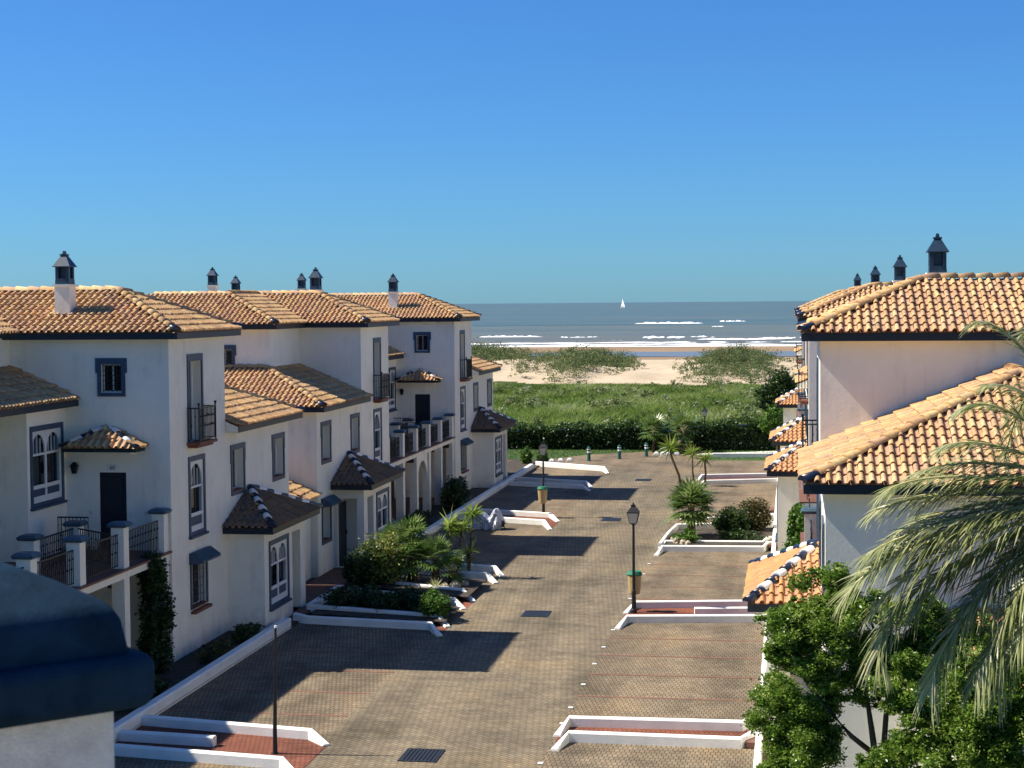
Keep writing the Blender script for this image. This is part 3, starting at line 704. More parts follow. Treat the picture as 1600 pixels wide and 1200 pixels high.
def awning(H, h):
    a0, a1, z0, z1 = h[:4]; zt = z1+0.33
    m = MB().prism([(0.004, z1+0.02), (0.40, z1+0.06), (0.40, z1+0.11), (0.10, zt), (0.004, zt)], a0-0.16, a1+0.16, lambda d, a, b: (a, d, b))
    aw = m.build('awning', MT['blue'], H)
    n = int((a1-a0+0.32)/0.13); m = MB()
    for k in range(n):
        y = a0-0.16+(k+0.5)*(a1-a0+0.32)/n
        m.tube([(0.41, y, z1+0.115), (0.10, y, zt+0.01)], 0.035, 6)
    m.build('awning_ribs', MT['capblue'], aw)
def pillar(H, u, v, z0, z1, w=0.17):
    p = MB().box(u-w, u+w, v-w, v+w, z0, z1).build('pillar', MT['wall'], H)
    c = MB(); c.frust(u, v, z1, z1+0.07, w+.06, w+.06, w+.09, w+.09); c.frust(u, v, z1+0.07, z1+0.13, w+.09, w+.09, w+.02, w+.02)
    c.build('pillar_cap', MT['capblue'], p)
    return p
def chimney(H, u, v, zb, ztop=10.42):
    w = 0.22
    s = MB(); s.box(u-w, u+w, v-w, v+w, zb, ztop-0.06); s.frust(u, v, ztop-0.06, ztop, w+.04, w+.04, w+.04, w+.04)
    ch = s.build('chimney', MT['wall'], H)
    m = MB(); z = ztop
    for sx, sy in ((-1, -1), (1, -1), (1, 1), (-1, 1)):     # corner posts of the open lantern
        m.frust(u+sx*0.15, v+sy*0.15, z, z+0.48, .045, .045, .045, .045)
    m.frust(u, v, z, z+0.16, .205, .205, .195, .195)
    m.box(u-.10, u+.10, v-.10, v+.10, z+.16, z+.48)
    m.box(u-.195, u-.16, v-.19, v+.19, z+.16, z+.48)
    m.frust(u, v, z+0.48, z+0.50, .255, .255, .255, .255); m.frust(u, v, z+0.50, z+0.80, .25, .25, .075, .075)
    m.frust(u, v, z+0.80, z+0.84, .10, .10, .10, .10); m.frust(u, v, z+0.84, z+0.93, .05, .05, .03, .03)
    m.build('chimney_hood', MT['chim'], ch)

XL, XR = -16.7, 0.6
pickA = lambda p: (0 if p[2].y > 0.3 or p[2].x < -0.3 else 60) + abs(p[0].y+0.4)*0.6 + max(0, -p[0].x-5)*8 + (40 if p[0].z < 9 and not (p[0].y > 4 and p[0].z > 6 and p[2].x < -.3) else 0)
house_a = build_house('townhouse', (XL, 44.75, 0), (1, 1, 1), 'nearest white townhouse on the left, tower with numbered navy door and railed terrace', 'white townhouses along the left side', tile_objs=300, tile_pick=pickA, number='60', block=False, RL=14.3)
house_b = build_house('townhouse', (XL, 70.55, 0), (1, -1, 1), 'middle white townhouse on the left, its wing and dark porch roof facing the palm planter', 'white townhouses along the left side', chu=-2.85)
house_c = build_house('townhouse', (XL, 84.9, 0), (1, 1, 1), 'farthest white townhouse on the left, standing against the green hedge and sea', 'white townhouses along the left side', back=6, extra_chim=((-12.9, 1.0, 10.85), (-14.3, 9.0, 10.55), (-11.9, 14.0, 10.75)), block=False)
pickD = lambda p: -p[0].y*1.0 + max(0, -p[0].x-5)*20 + (0 if p[2].y < -0.2 else 1.5 if p[2].x < -0.2 else 90) 
house_d = build_house('townhouse', (XR, 43.05, 0.02), (-1, -1, 1), 'nearest white townhouse on the right, large tiled hip roofs above blank gable walls', 'white townhouses along the right side', SB=3.85, WE=10.75, pv=(1.2, 5.7), tile_objs=300, tile_pick=pickD, recess=True, lowroof=False, chu=-2.8, dzw=0.25, dzp=0.13, block=False, US=0.12)
house_e = build_house('townhouse', (XR, 64.2, 0.1), (-1, 1, 1), 'second white townhouse on the right, mostly hidden behind the nearest one, striped porch hips', 'white townhouses along the right side', SB=3.85, WE=10.4, pv=(1.2, 5.7), lowroof=False, fine=False, dzw=0.25, dzp=0.13, block=False, US=0.12)
house_f = build_house('townhouse', (XR, 85.0, 0.1), (-1, -1, 1), 'third white townhouse on the right, only its porch and roof edge peeping past', 'white townhouses along the right side', SB=3.85, WE=10.4, pv=(1.2, 5.7), lowroof=False, fine=False, dzw=0.25, dzp=0.13, block=False, US=0.12)
house_g = build_house('townhouse', (XR, 106.2, 0.1), (-1, 1, 1), 'farthest white townhouse on the right beside the dark green tree', 'white townhouses along the right side', SB=3.85, WE=10.4, pv=(1.2, 5.7), lowroof=False, fine=False, dzw=0.25, dzp=0.13, block=False, US=0.12)
# lean-to roof on the camera side of the nearest right house
def lean_to():
    H = house_d; y0, y1 = 10.76, 13.2
    wm = MB(); wm.box(-7.0, -2.2, 10.762, y1-0.4, 0, 3.05); wm.build('lean_to', MT['wall'], H)
    p = [(-1.9, y1, 3.15), (-7.4, y1, 3.15), (-7.4, y0, 4.05), (-1.9, y0, 4.05)]
    d = MB().poly(p).build('lean_to_roof', MT['tile2'], H); tiles_mass('tile_field', plane_tiles(p), MT['tile2'], d)
    MB().box(-7.4, -1.9, y1-0.03, y1, 2.98, 3.14).build('fascia', MT['fascia'], H)
lean_to()

# ------------------------------------------------------------------ ground, road, bays, paths
def sheet(name, pts, z, mat, kind='structure', parent=None):
    m = MB(); m.poly([(x, y, z) for x, y in pts]); o = m.build(name, mat, parent)
    if parent is None: o['kind'] = kind
    return o
def rect(x0, x1, y0, y1): return [(x0, y0), (x1, y0), (x1, y1), (x0, y1)]
# terrain sheet with dunes, beach and a shelf falling under the sea
def terrain():
    xs = np.concatenate([np.linspace(-3000, -140, 12), np.linspace(-120, 60, 150), np.linspace(80, 3000, 12)])
    ys = np.concatenate([np.linspace(-60, 110, 14), np.linspace(116, 190, 20), np.linspace(193, 330, 110), np.linspace(340, 420, 18), np.linspace(470, 900, 4)])
    X, Y = np.meshgrid(xs, ys)
    def ss(a, b, t): t = np.clip((t-a)/(b-a), 0, 1); return t*t*(3-2*t)
    Z = np.full_like(X, -0.06)
    dune = ss(192, 215, Y)*(1-ss(255, 300, Y))
    def hill(cx, cy, sx, sy, h): return h*np.exp(-((X-cx)/sx)**2-((Y-cy)/sy)**2)
    hsum = hill(-33, 232, 9, 16, 1.6)+hill(-26, 222, 6, 10, 1.0)+hill(-44, 240, 10, 18, 1.6)+hill(-12, 228, 7, 14, 1.3)+hill(-5, 240, 8, 14, 1.2)+hill(10, 240, 10, 20, 1.5)+hill(-62, 240, 14, 18, 1.7)+hill(-19, 214, 3, 5, .5)
    rip = 0.18*np.sin(X*0.7+Y*0.3)*np.sin(Y*0.45-X*0.2)+0.1*np.sin(X*1.9)*np.sin(Y*1.1)
    Z += dune*(0.25+hsum*0.75+rip)
    Z -= ss(300, 318, Y)*0.35 + ss(318, 330, Y)*0.25*(1-ss(355, 368, Y)) + ss(395, 430, Y)*2.5
    nx, ny = len(xs), len(ys); idx = np.arange(nx*ny).reshape(ny, nx)
    fc = np.stack([idx[:-1, :-1], idx[:-1, 1:], idx[1:, 1:], idx[1:, :-1]], -1).reshape(-1, 4)
    Pz = np.stack([X, Y, Z], -1).reshape(-1, 3)
    o = np_mesh('ground', Pz, fc, MT['sand'], smooth=True); o['kind'] = 'structure'
    o.data.materials.append(MT['fieldsoil']); o.data.materials.append(MT['wetsand'])
    cy = Pz[fc].mean(1)[:, 1]; cx = Pz[fc].mean(1)[:, 0]
    lim = 203+3*np.sin(cx*0.13)+2*np.sin(cx*0.31)
    mi = np.where(cy < lim, 1, np.where(cy > 298+3*np.sin(cx*.05), 2, 0)).astype(np.int32)
    o.data.polygons.foreach_set('material_index', mi)
    return lambda x, y: float(Z[np.abs(ys-y).argmin(), np.abs(xs-x).argmin()])
gz = terrain()
XK = -15.15
road = sheet('road', rect(-10.45, -5.3, 28, 100), 0.0, MT['road'])
sheet('road_end', [(-16.5, 96.6), (-10.45, 96.6), (-10.45, 100), (-5.3, 100), (-0.8, 100), (-0.8, 106.9), (-5.4, 107), (-5.6, 113.3), (-9.3, 112.9), (-12.8, 110.6), (-15.0, 107.2), (-16.5, 104)], -0.004, MT['bay'])
bl_ = sheet('parking_bays', rect(-15.3, -10.45, 28, 100), 0.0, MT['bay'])
br_ = sheet('parking_bays', rect(-5.3, -0.7, 28, 106.5), 0.0, MT['bay'])
sheet('garden_bed', rect(-17.2, -15.0, 26, 106), 0.06, MT['soil'])
sheet('side_walk', rect(-16.7, -15.3, 53.5, 62.2), 0.09, MT['walk'])
sheet('side_walk', rect(-0.8, 1.2, 24, 106), 0.05, MT['bay'])
sheet('ground_floor_walk', rect(-22, -16.5, 28, 106), 0.05, MT['walk'])
lawn = sheet('lawn', [(-20, 101), (3, 101), (3, 117), (-20, 117)], -0.012, MT['lawn'])
sheet('footpath', [(-6, 110.6), (-0.5, 113.2), (2, 113.2), (2, 114), (-1, 114), (-6.3, 111.4)], 0.010, MT['kerb'])
# red divider lines of the bays and white bay-end studs
def lines(parent, x0, x1, ys, w=0.11):
    for y in ys:
        MB().box(x0, x1, y-w/2, y+w/2, 0.003, 0.006).build('bay_line', MT['redline'], parent)
lines(br_, -5.3, -0.9, [42.4, 44.97, 47.45, 49.93, 56.7, 59.2, 61.7, 64.2, 77.2, 79.8, 82.4, 85, 87.6, 97.5, 100, 102.6])
lines(bl_, -15.0, -10.45, [39.6, 42.0, 44.5, 47.0, 63.2, 65.7, 68.2, 70.7, 80, 82.5, 85, 93, 95])
for y in (36.0, 39.5, 41.1, 43.65, 46.2, 48.5, 51.1, 56.6, 59.2, 61.8, 64.3):
    o = MB().box(-5.36, -5.24, y-0.06, y+0.06, 0.004, 0.022).build('bay_stud', MT['capw'], br_, bevel=0.006)
# red paved paths between pairs of low walls
for near, far in (([(-15.2, 34.98), (-10.5, 34.33), (-10.02, 33.74)], [(-15.2, 37.53), (-10.56, 36.72), (-10.04, 36.16)]), ([(-14.5, 50.23), (-10.57, 49.65), (-10.09, 48.69)], [(-14.92, 51.9), (-10.59, 50.91), (-10.11, 50.01)]),
                  ([(-14.75, 55.5), (-10.7, 53.9), (-10.2, 53.0)], [(-15.2, 57.5), (-13.13, 56.52), (-10.73, 55.48), (-10.15, 54.42)]), ([(-15.1, 75.5), (-10.64, 73.87), (-10.13, 72.18)], [(-15.1, 77.9), (-10.71, 76.39), (-10.15, 74.82)]),
                  ([(-15.1, 89.8), (-10.72, 88.43), (-10.25, 87.53)], [(-15.1, 92.1), (-10.78, 90.36), (-10.26, 88.79)]), ([(-0.75, 37.74), (-1.11, 37.2), (-4.85, 37.28), (-5.06, 36.41)], [(-0.75, 39.22), (-1.11, 38.7), (-5.01, 38.63), (-5.16, 37.59)]),
                  ([(-0.72, 52.06), (-4.91, 51.47), (-5.1, 50.29)], [(-0.75, 54.64), (-4.88, 53.94), (-5.1, 52.88)]), ([(-0.72, 67.63), (-1.12, 66.72), (-4.96, 66.5), (-5.1, 65.09)], [(-0.72, 69.1), (-1.15, 68.15), (-4.94, 67.95), (-5.1, 67.02)]),
                  ([(-0.75, 92.51), (-4.54, 91.21), (-4.94, 90.2)], [(-0.75, 95.4), (-4.86, 94.25), (-5.03, 92.85)])):
    sheet('red_footpath', [(x*1.018, y*1.018) for x, y in near+far[::-1]], 0.008, MT['redpath'])

# ------------------------------------------------------------------ low white walls
def low_wall(label, pts, h=0.40, w=0.20, name='low_wall', group=None, drop_start=False, drop_end=False, z0=-0.02, hs=None, ex=False):
    """polyline wall; heights per point"""
    k_ = 1.018 if name == 'low_wall' and not ex else 1.0
    m = MB(); P = [Vector((max(-15.2, x*k_) if x < -14 else x*k_, y*k_, 0)) for x, y in pts]
    n = len(P); hs = [q*0.58 for q in (hs or [h]*n)]
    if drop_end: hs = hs[:-1]+[0.05]
    if drop_start: hs = [0.05]+hs[1:]
    L = []; Rr = []
    for i in range(n):
        d = (P[min(i+1, n-1)]-P[max(i-1, 0)]).normalized(); s = Vector((-d.y, d.x, 0))
        L.append(P[i]+s*w/2); Rr.append(P[i]-s*w/2)
    c = 0.03
    prof = []
    for i in range(n):
        a, b = L[i], Rr[i]; mid = (a+b)/2; ai = a.lerp(b, c/w); bi = b.lerp(a, c/w); H_ = hs[i]
        prof.append([(a.x, a.y, z0), (a.x, a.y, H_-c), (ai.x, ai.y, H_), (bi.x, bi.y, H_), (b.x, b.y, H_-c), (b.x, b.y, z0)])
    k = 6
    for p in prof: m.v += p
    for i in range(n-1):
        for j in range(k-1): m.f.append((i*k+j, i*k+j+1, (i+1)*k+j+1, (i+1)*k+j))
    m.f.append(tuple(range(k))[::-1]); m.f.append(tuple((n-1)*k+j for j in range(k)))
    o = m.build(name, MT['kerb']); tag(o, label, 'low wall', group or 'low white walls beside the parking bays'); return o
WL = 'low white walls beside the parking bays'
low_wall('white low wall on the left at bottom, far side of the path with the bare pole', [(-15.5, 37.53), (-10.56, 36.72), (-10.04, 36.16)], drop_end=True)
low_wall('short white wall block in the middle of the bottom left path', [(-15.1, 36.1), (-12.47, 35.84)])
low_wall('white low wall along the very bottom left edge of the picture', [(-15.2, 34.98), (-10.5, 34.33), (-10.02, 33.74)], drop_end=True)
low_wall('white wall bordering the dark ground cover planter on its near side', [(-14.92, 51.9), (-10.59, 50.91), (-10.11, 50.01)], drop_end=True, hs=[.5, .42, .06])
low_wall('white wall just in front of the planter wall, edging the large shaded bay', [(-15.0, 50.4), (-14.5, 50.23), (-10.57, 49.65), (-10.09, 48.69)], drop_end=True, hs=[.5, .40, .40, .06])
low_wall('white wall at the foot of the fan palms, pinkish in the sun', [(-15.4, 57.5), (-13.13, 56.52), (-10.73, 55.48), (-10.15, 54.42)], drop_end=True, hs=[.5, .5, .45, .06])
low_wall('short white wall on the house side of the dark ground cover planter', [(-14.92, 51.9), (-15.4, 55.6), (-14.8, 55.55)], h=0.5)
low_wall('white wall behind the dark ground cover, partly under the round bush', [(-14.75, 55.5), (-10.7, 53.9), (-10.2, 53.0)], drop_end=True)
low_wall('white wall behind the fan palms, nearer of the pair beside the yucca shadow', [(-15.1, 60.6), (-10.5, 59.04), (-10.05, 58.1)], drop_end=True)
low_wall('white wall behind the fan palms, farther of the pair beside the yucca shadow', [(-15.1, 62.2), (-10.53, 60.66), (-10.09, 59.66)], drop_end=True)
low_wall('white wall behind the covered scooter, far side of the lamp path', [(-15.1, 77.9), (-10.71, 76.39), (-10.15, 74.82)], drop_end=True)
low_wall('white wall touching the covered scooter, near side of the lamp path', [(-15.1, 75.5), (-10.64, 73.87), (-10.13, 72.18)], drop_end=True)
low_wall('far left white wall, farther one of the pair below the farthest porch', [(-15.1, 92.1), (-10.78, 90.36), (-10.26, 88.79)], drop_end=True)
low_wall('far left white wall, nearer one of the pair below the farthest porch', [(-15.1, 89.8), (-10.72, 88.43), (-10.25, 87.53)], drop_end=True)
low_wall('white wall ending the left parking bays in front of the clipped bushes', [(-15.4, 100.68), (-10.64, 97.85), (-10.23, 96.36)], drop_end=True, h=0.5)
low_wall('white kerb wall along the flower strip of the nearest left house', [(-15.15, 26), (-15.15, 50.3)], w=0.26, h=0.55, ex=True)
low_wall('white kerb wall running past the terrace pillars of the middle left house', [(-15.3, 62.2), (-15.3, 100.5)], w=0.26, h=0.55, ex=True)
low_wall('bottom right white wall, far side of the red path', [(-5.16, 37.59), (-5.01, 38.63), (-1.11, 38.7), (-0.87, 39.22), (-0.7, 39.22)], drop_start=True, group=WL)
low_wall('bottom right white wall, near side of the red path', [(-5.06, 36.41), (-4.85, 37.28), (-1.11, 37.2), (-0.87, 37.74), (-0.7, 37.74)], drop_start=True)
low_wall('right hand white wall behind the near lamp post', [(-5.1, 52.88), (-4.88, 53.94), (-0.75, 54.64)], drop_start=True)
low_wall('short white wall between the two walls at the near lamp post', [(-2.98, 53.01), (-0.85, 53.34)])
low_wall('right hand white wall in front of the near lamp post', [(-5.1, 50.29), (-4.91, 51.47), (-0.72, 52.06)], drop_start=True)
low_wall('right white wall in front of the fan palm planter, nearest to camera', [(-5.1, 65.09), (-4.96, 66.5), (-1.12, 66.72), (-0.94, 67.63), (-0.57, 67.67)], drop_start=True, hs=[.4, .4, .4, .5, .5])
low_wall('right white wall holding the near edge of the fan palm planter', [(-5.1, 67.02), (-4.94, 67.95), (-1.15, 68.15), (-0.96, 69.1), (-0.61, 69.14)], drop_start=True, hs=[.4, .4, .4, .5, .5])
low_wall('slanting white edge on the road side of the fan palm planter', [(-5.1, 67.1), (-5.0, 70.6), (-4.83, 73.1)], w=0.16)
low_wall('right white wall behind the fan palm planter bushes', [(-4.83, 73.1), (-0.65, 74.18)])
low_wall('right white wall farther back past the round bushes', [(-4.9, 76.2), (-0.65, 77.2)], drop_start=True)
low_wall('far right white wall just beyond the yuccas, nearer of its pair', [(-4.94, 90.2), (-4.54, 91.21), (-0.75, 92.51)], drop_start=True)
low_wall('far right white wall just beyond the yuccas, farther of its pair', [(-5.03, 92.85), (-4.86, 94.25), (-0.75, 95.4)], drop_start=True)
low_wall('white wall between the far right bays and the lawn', [(-4.85, 107.0), (-0.7, 107.28)], h=0.5)
low_wall('white kerb wall along the foot of the right hand houses', [(-0.72, 24), (-0.72, 107.2)], w=0.16, h=0.5, ex=True)
sheet('planter_soil', [(-14.9, 52), (-10.4, 51), (-10.4, 53.6), (-14.9, 55.4)], 0.16, MT['soil']); sheet('planter_soil', [(-15.3, 57.4), (-10.5, 55.2), (-10.5, 58.8), (-15.0, 60.5)], 0.2, MT['soil'])
sheet('planter_soil', [(-5.0, 67.6), (-0.7, 68.2), (-0.7, 74.1), (-4.8, 73)], 0.16, MT['soil'])

# ------------------------------------------------------------------ sea, pool, surf
def sea():
    xs = np.concatenate([np.linspace(-40000, -1500, 8), np.linspace(-1200, 800, 90), np.linspace(1500, 40000, 8)]); ys = np.concatenate([np.linspace(388, 430, 16), np.linspace(436, 1000, 90), np.geomspace(1050, 55000, 30)])
    X, Y = np.meshgrid(xs, ys)
    amp = 0.28*np.clip(1.2-np.abs(Y-640)/600, 0.1, 1)
    Z = -0.62 + amp*(np.sin(Y*0.13+np.sin(X*0.012)*2)+0.5*np.sin(Y*0.31+X*0.05))*(Y > 432)
    Z = np.where(Y < 432, -0.62, Z)
    nx, ny = len(xs), len(ys); idx = np.arange(nx*ny).reshape(ny, nx)
    fc = np.stack([idx[:-1, :-1], idx[:-1, 1:], idx[1:, 1:], idx[1:, :-1]], -1).reshape(-1, 4)
    o = np_mesh('sea', np.stack([X, Y, Z], -1).reshape(-1, 3), fc, MT['sea'], smooth=True); o['kind'] = 'structure'
sea()
def pool():
    m = MB(); top = []; bot = []
    for i in range(41):
        x = -62+i*2.2; e = min(1, (i+0.5)/9)
        yc = 343; hw = 15*e
        top.append((x, yc+hw+1.2*math.sin(x*.3), -0.47)); bot.append((x, yc-hw*1.3+1.5*math.sin(x*.21+1), -0.47))
    for i in range(40): m.poly([bot[i], bot[i+1], top[i+1], top[i]])
    o = m.build('tide_pool', MT['pool']); o['kind'] = 'structure'
pool()
def foam(label, x0, x1, y, h, depth, seed, zb=-0.6):
    r_ = random.Random(seed); n = max(40, int((x1-x0)/0.7)); v = []; f = []
    ph = [r_.uniform(0, 6.28) for _ in range(4)]
    for i in range(n+1):
        s = i/n; x = x0+(x1-x0)*s; e = min(1, s*6, (1-s)*6)**0.6
        wob = 2.0*math.sin(s*7+ph[0])+1.0*math.sin(s*19+ph[1])
        hh = max(0.02, 0.55*h*e*(0.6+0.2*math.sin(s*23+ph[2])+0.2*math.sin(s*57+ph[1])+0.3*r_.random())); dd = depth*e*(0.6+0.5*abs(math.sin(s*31+ph[3]))+0.3*r_.random())
        v += [(x, y+wob-dd, zb), (x, y+wob-dd*0.35, zb+hh*0.8), (x, y+wob+0.2, zb+hh), (x, y+wob+1.0, zb)]
    for i in range(n):
        for j in range(3): a = i*4+j; f.append((a, a+1, a+5, a+4))
    me = bpy.data.meshes.new('breaking_wave'); me.from_pydata(v, [], f); me.materials.append(MT['foam'])
    for p in me.polygons: p.use_smooth = True
    o = link('breaking_wave', me); tag(o, label, 'wave', 'white breaking waves off the beach')
foam('long white surf line washing onto the sand bar', -140, 60, 410, 0.35, 9, 1)
foam('ragged wash of foam spreading left behind the first surf line', -150, -40, 440, 0.3, 7, 21)
foam('ragged wash of foam spreading right behind the first surf line', -50, 40, 446, 0.3, 6, 22)
foam('second thin surf line just behind the first wash', -62, -2, 424, 0.3, 4, 5)
foam('white breaker at the left edge of the water, next to the farthest left house', -95, -75.5, 523, 0.85, 6, 2)
foam('short white breaker left of centre in the second surf row', -70, -55, 505, 0.7, 5, 3)
foam('long white breaker in the middle of the second surf row', -46, -20, 500, 0.95, 6, 4)
foam('thin breaker trailing right of the middle of the second surf row', -26, -2, 478, 0.6, 4, 14)
foam('breaker farther right near the right hand roofs', -12, 6, 490, 0.6, 5, 8)
foam('long white breaker far out right of the sailing boat', -75, -42, 835, 1.3, 9, 6)
foam('short white breaker far out, rightmost beyond the sailing boat', -38, -23, 890, 1.3, 8, 7)
foam('faint short breaker below the far out breakers', -33, -28, 720, 0.5, 3, 9)
foam('small breaker between the beach surf and the second row', -62, -40, 462, 0.4, 4, 10)

# sailing boat
def boat():
    B = empty('sailing_boat', (-325.5, 3355, -0.6), R(-50)); tag(B, 'small white sailing boat on the horizon line of the sea', 'boat')
    m = MB(); n = 10; sec = []
    for i in range(n+1):
        s = i/n; x = -7+14*s; w = 2.0*math.sin(math.pi*min(1, s*0.9+0.1))**0.7+0.05; m.v += [(x, -w, 1.6), (x, -w*0.5, -0.2), (x, w*0.5, -0.2), (x, w, 1.6)]
    for i in range(n):
        for j in range(3): a = i*4+j; m.f.append((a, a+4, a+5, a+1))
        m.f.append((i*4+3, i*4, i*4+4, i*4+7)[::-1])
    m.build('hull', MT['sail'], B)
    MB().tube([(0, 0, 1), (0, 0, 18)], [.12, .06], 6).build('mast', MT['iron'], B)
    for nm, pts, bel in (('mainsail', [(-0.3, 0, 2.5), (-6.5, 0.6, 2.6), (-0.3, 0, 17.5)], 0.7), ('jib', [(6.6, 0, 2.0), (0.6, 0.7, 2.4), (0.2, 0, 15)], 0.6)):
        m = MB(); A, Bp, Cp = [Vector(p) for p in pts]; k = 6; rows = []
        for i in range(k+1):
            row = []
            for j in range(k+1-i):
                a, b = i/k, j/k; p = A*(1-a-b)+Bp*b+Cp*a; p.y += bel*4*b*(1-a-b)*1.2
                row.append(len(m.v)); m.v.append(tuple(p))
            rows.append(row)
        for i in range(k):
            for j in range(k-i):
                m.f.append((rows[i][j], rows[i][j+1], rows[i+1][j]))
                if j < k-i-1: m.f.append((rows[i][j+1], rows[i+1][j+1], rows[i+1][j]))
        m.build(nm, MT['sail'], B, smooth=True)
boat()

# ------------------------------------------------------------------ street furniture
def lamp_post(loc, label, h=3.5, rot=0, bin_=None):
    L = empty('street_lamp', loc, rot); tag(L, label, 'street lamp', 'black lantern street lamps')
    zl = h-0.70
    m = MB(); m.tube([(0, 0, 0), (0, 0, 0.12), (0, 0, 0.14), (0, 0, 0.7), (0, 0, 0.74), (0, 0, zl)], [.10, .10, .075, .065, .048, .038], 10); m.build('post', MT['iron'], L)
    m = MB(); m.frust(0, 0, zl, zl+0.05, .04, .04, .10, .10); m.frust(0, 0, zl+.38, zl+.41, .185, .185, .195, .195); m.frust(0, 0, zl+.41, zl+.60, .19, .19, .055, .055); m.frust(0, 0, zl+.60, zl+.63, .075, .075, .075, .075); m.frust(0, 0, zl+.63, zl+.70, .035, .035, .02, .02)
    for sx, sy in ((-1, -1), (1, -1), (1, 1), (-1, 1)): m.tube([(sx*.098, sy*.098, zl+.04), (sx*.18, sy*.18, zl+.39)], .012, 4)
    m.build('lantern_frame', MT['iron'], L)
    m = MB(); m.frust(0, 0, zl+.05, zl+.38, .088, .088, .168, .168); m.build('lantern_glass', MT['lglass'], L)
    return L
def litter_bin(loc, label, z0=0.6, z1=1.3):
    B = empty('litter_bin', loc); tag(B, label, 'litter bin', 'ochre litter bins hung on lamp posts')
    def ring(m, zs):
        n = 14; i0 = len(m.v)
        for z, r in zs:
            for j in range(n): w = 2*math.pi*j/n; m.v.append((r*math.cos(w)*1.05, r*math.sin(w)*0.85, z))
        for k in range(len(zs)-1):
            for j in range(n): a = i0+k*n+j; b = i0+k*n+(j+1) % n; m.f.append((a, b, b+n, a+n))
        m.f.append(tuple(i0+j for j in range(n))[::-1]); e = i0+(len(zs)-1)*n; m.f.append(tuple(e+j for j in range(n)))
    m = MB(); ring(m, [(z0, .15), (z0+.03, .17), (z1-.14, .215)]); m.build('bin_body', MT['binb'], B, smooth=False)
    m = MB(); ring(m, [(z1-.14, .23), (z1-.10, .245), (z1-.08, .235), (z1-.01, .20), (z1, .17)]); m.build('bin_lid', MT['bing'], B)
    m = MB(); m.box(-.05, .05, .1, .25, z0+.15, z0+.2); m.build('bracket', MT['iron'], B)
lamp_post((-4.94, 54.02, 0), 'near black lantern lamp post with an ochre bin, right of centre in the road')
litter_bin((-4.94, 54.28, 0), 'ochre bin with green lid on the near lamp post', 0.57, 1.30)
lamp_post((-11.24, 77.9, 0), 'black lantern lamp post beside the covered scooter on the left')
litter_bin((-11.24, 77.62, 0), 'ochre bin with green lid on the lamp post beside the covered scooter', 0.68, 1.44)
lamp_post((-5.75, 115.0, -0.05), 'far black lantern lamp post in front of the hedge', h=2.9)
pole = empty('bare_pole', (-11.16, 36.03, 0)); tag(pole, 'thin black tapering pole without lantern at bottom left', 'pole')
MB().tube([(0, 0, 0), (0, 0, .5), (.02, 0, 1.5), (.05, 0, 2.78)], [.055, .048, .036, .026], 10).build('shaft', MT['iron'], pole)
MB().tube([(.05, 0, 2.78), (.05, 0, 2.83)], [.034, .03], 8).build('tip', MT['capw'], pole)
MB().tube([(0, 0, 0), (0, 0, .02)], [.09, .09], 10).build('base_plate', MT['iron'], pole)
for (x, y, lb) in ((-7.95, 36.3, 'dark drain grate at the bottom of the road, nearest of the four'), (-7.98, 53.5, 'dark drain grate in the road level with the near lamp post'), (-8.07, 77.3, 'dark drain grate in the road near the lamp by the covered scooter'), (-8.12, 94.8, 'dark drain grate farthest up the road toward the bollards')):
    D = empty('drain_grate', (x, y, 0.0)); tag(D, lb, 'drain', 'drain grates along the road centre')
    m = MB(); m.box(-.42, .42, -.52, -.47, .004, .020); m.box(-.42, .42, .47, .52, .004, .020); m.box(-.42, -.37, -.47, .47, .004, .020); m.box(.37, .42, -.47, .47, .004, .020); m.build('frame', MT['drain'], D)
    m = MB()
    for k in range(9): m.box(-.37+k*.084, -.37+k*.084+.055, -.47, .47, .006, .018)
    m.build('bars', MT['drain'], D)
    MB().box(-.37, .37, -.47, .47, .001, .005).build('pit', MT['iron'], D)
def bollard(loc, label):
    B = empty('bollard', loc); tag(B, label, 'bollard', 'teal banded bollards by the lawn')
    m = MB(); m.tube([(0, 0, 0), (0, 0, .05), (0, 0, .06), (0, 0, .62)], [.13, .13, .105, .105], 12); m.build('post', MT['bolg'], B)
    MB().tube([(0, 0, .50), (0, 0, .60)], .110, 12).build('band', MT['capw'], B)
    MB().tube([(0, 0, .62), (0, 0, .66), (0, 0, .78), (0, 0, .84), (0, 0, .88)], [.12, .12, .115, .10, .04], 12).build('head', MT['bolg'], B)
    MB().tube([(0, 0, .69), (0, 0, .74)], .120, 12).build('band', MT['capw'], B)
for x, y, lb in ((-12.45, 106.1, 'teal bollard left of the row, nearest to the white wall end'), (-10.69, 107.5, 'teal bollard in the middle of the three by the lawn edge'), (-9.16, 109.4, 'teal bollard right of the three, left of the tall yucca'), (-5.37, 114.5, 'teal bollard at the far lamp by the hedge')):
    bollard((x, y, 0), lb)
for i, (x, y) in enumerate([(-15.1, 104.6), (-14.6, 104.9), (-14.1, 105.3), (-13.6, 105.7), (-8.6, 110.4), (-8.2, 110.5), (-7.8, 110.5), (-7.3, 110.4)]):
    me = bpy.data.meshes.new('edging_stone'); v = []
    m = MB(); m.frust(0, 0, -.02, .12, .17, .14, .16, .13); m.frust(0, 0, .12, .2, .16, .13, .06, .05)
    o = m.build('edging_stone', MT['capw'], bevel=0.03); o.location = (x, y, 0.02)
    tag(o, '%s small white edging stone from the left, in the %s group at the lawn edge' % (('first', 'second', 'third', 'fourth')[i % 4], 'left' if i < 4 else 'right'), 'stone', 'left white edging stones' if i < 4 else 'right white edging stones')

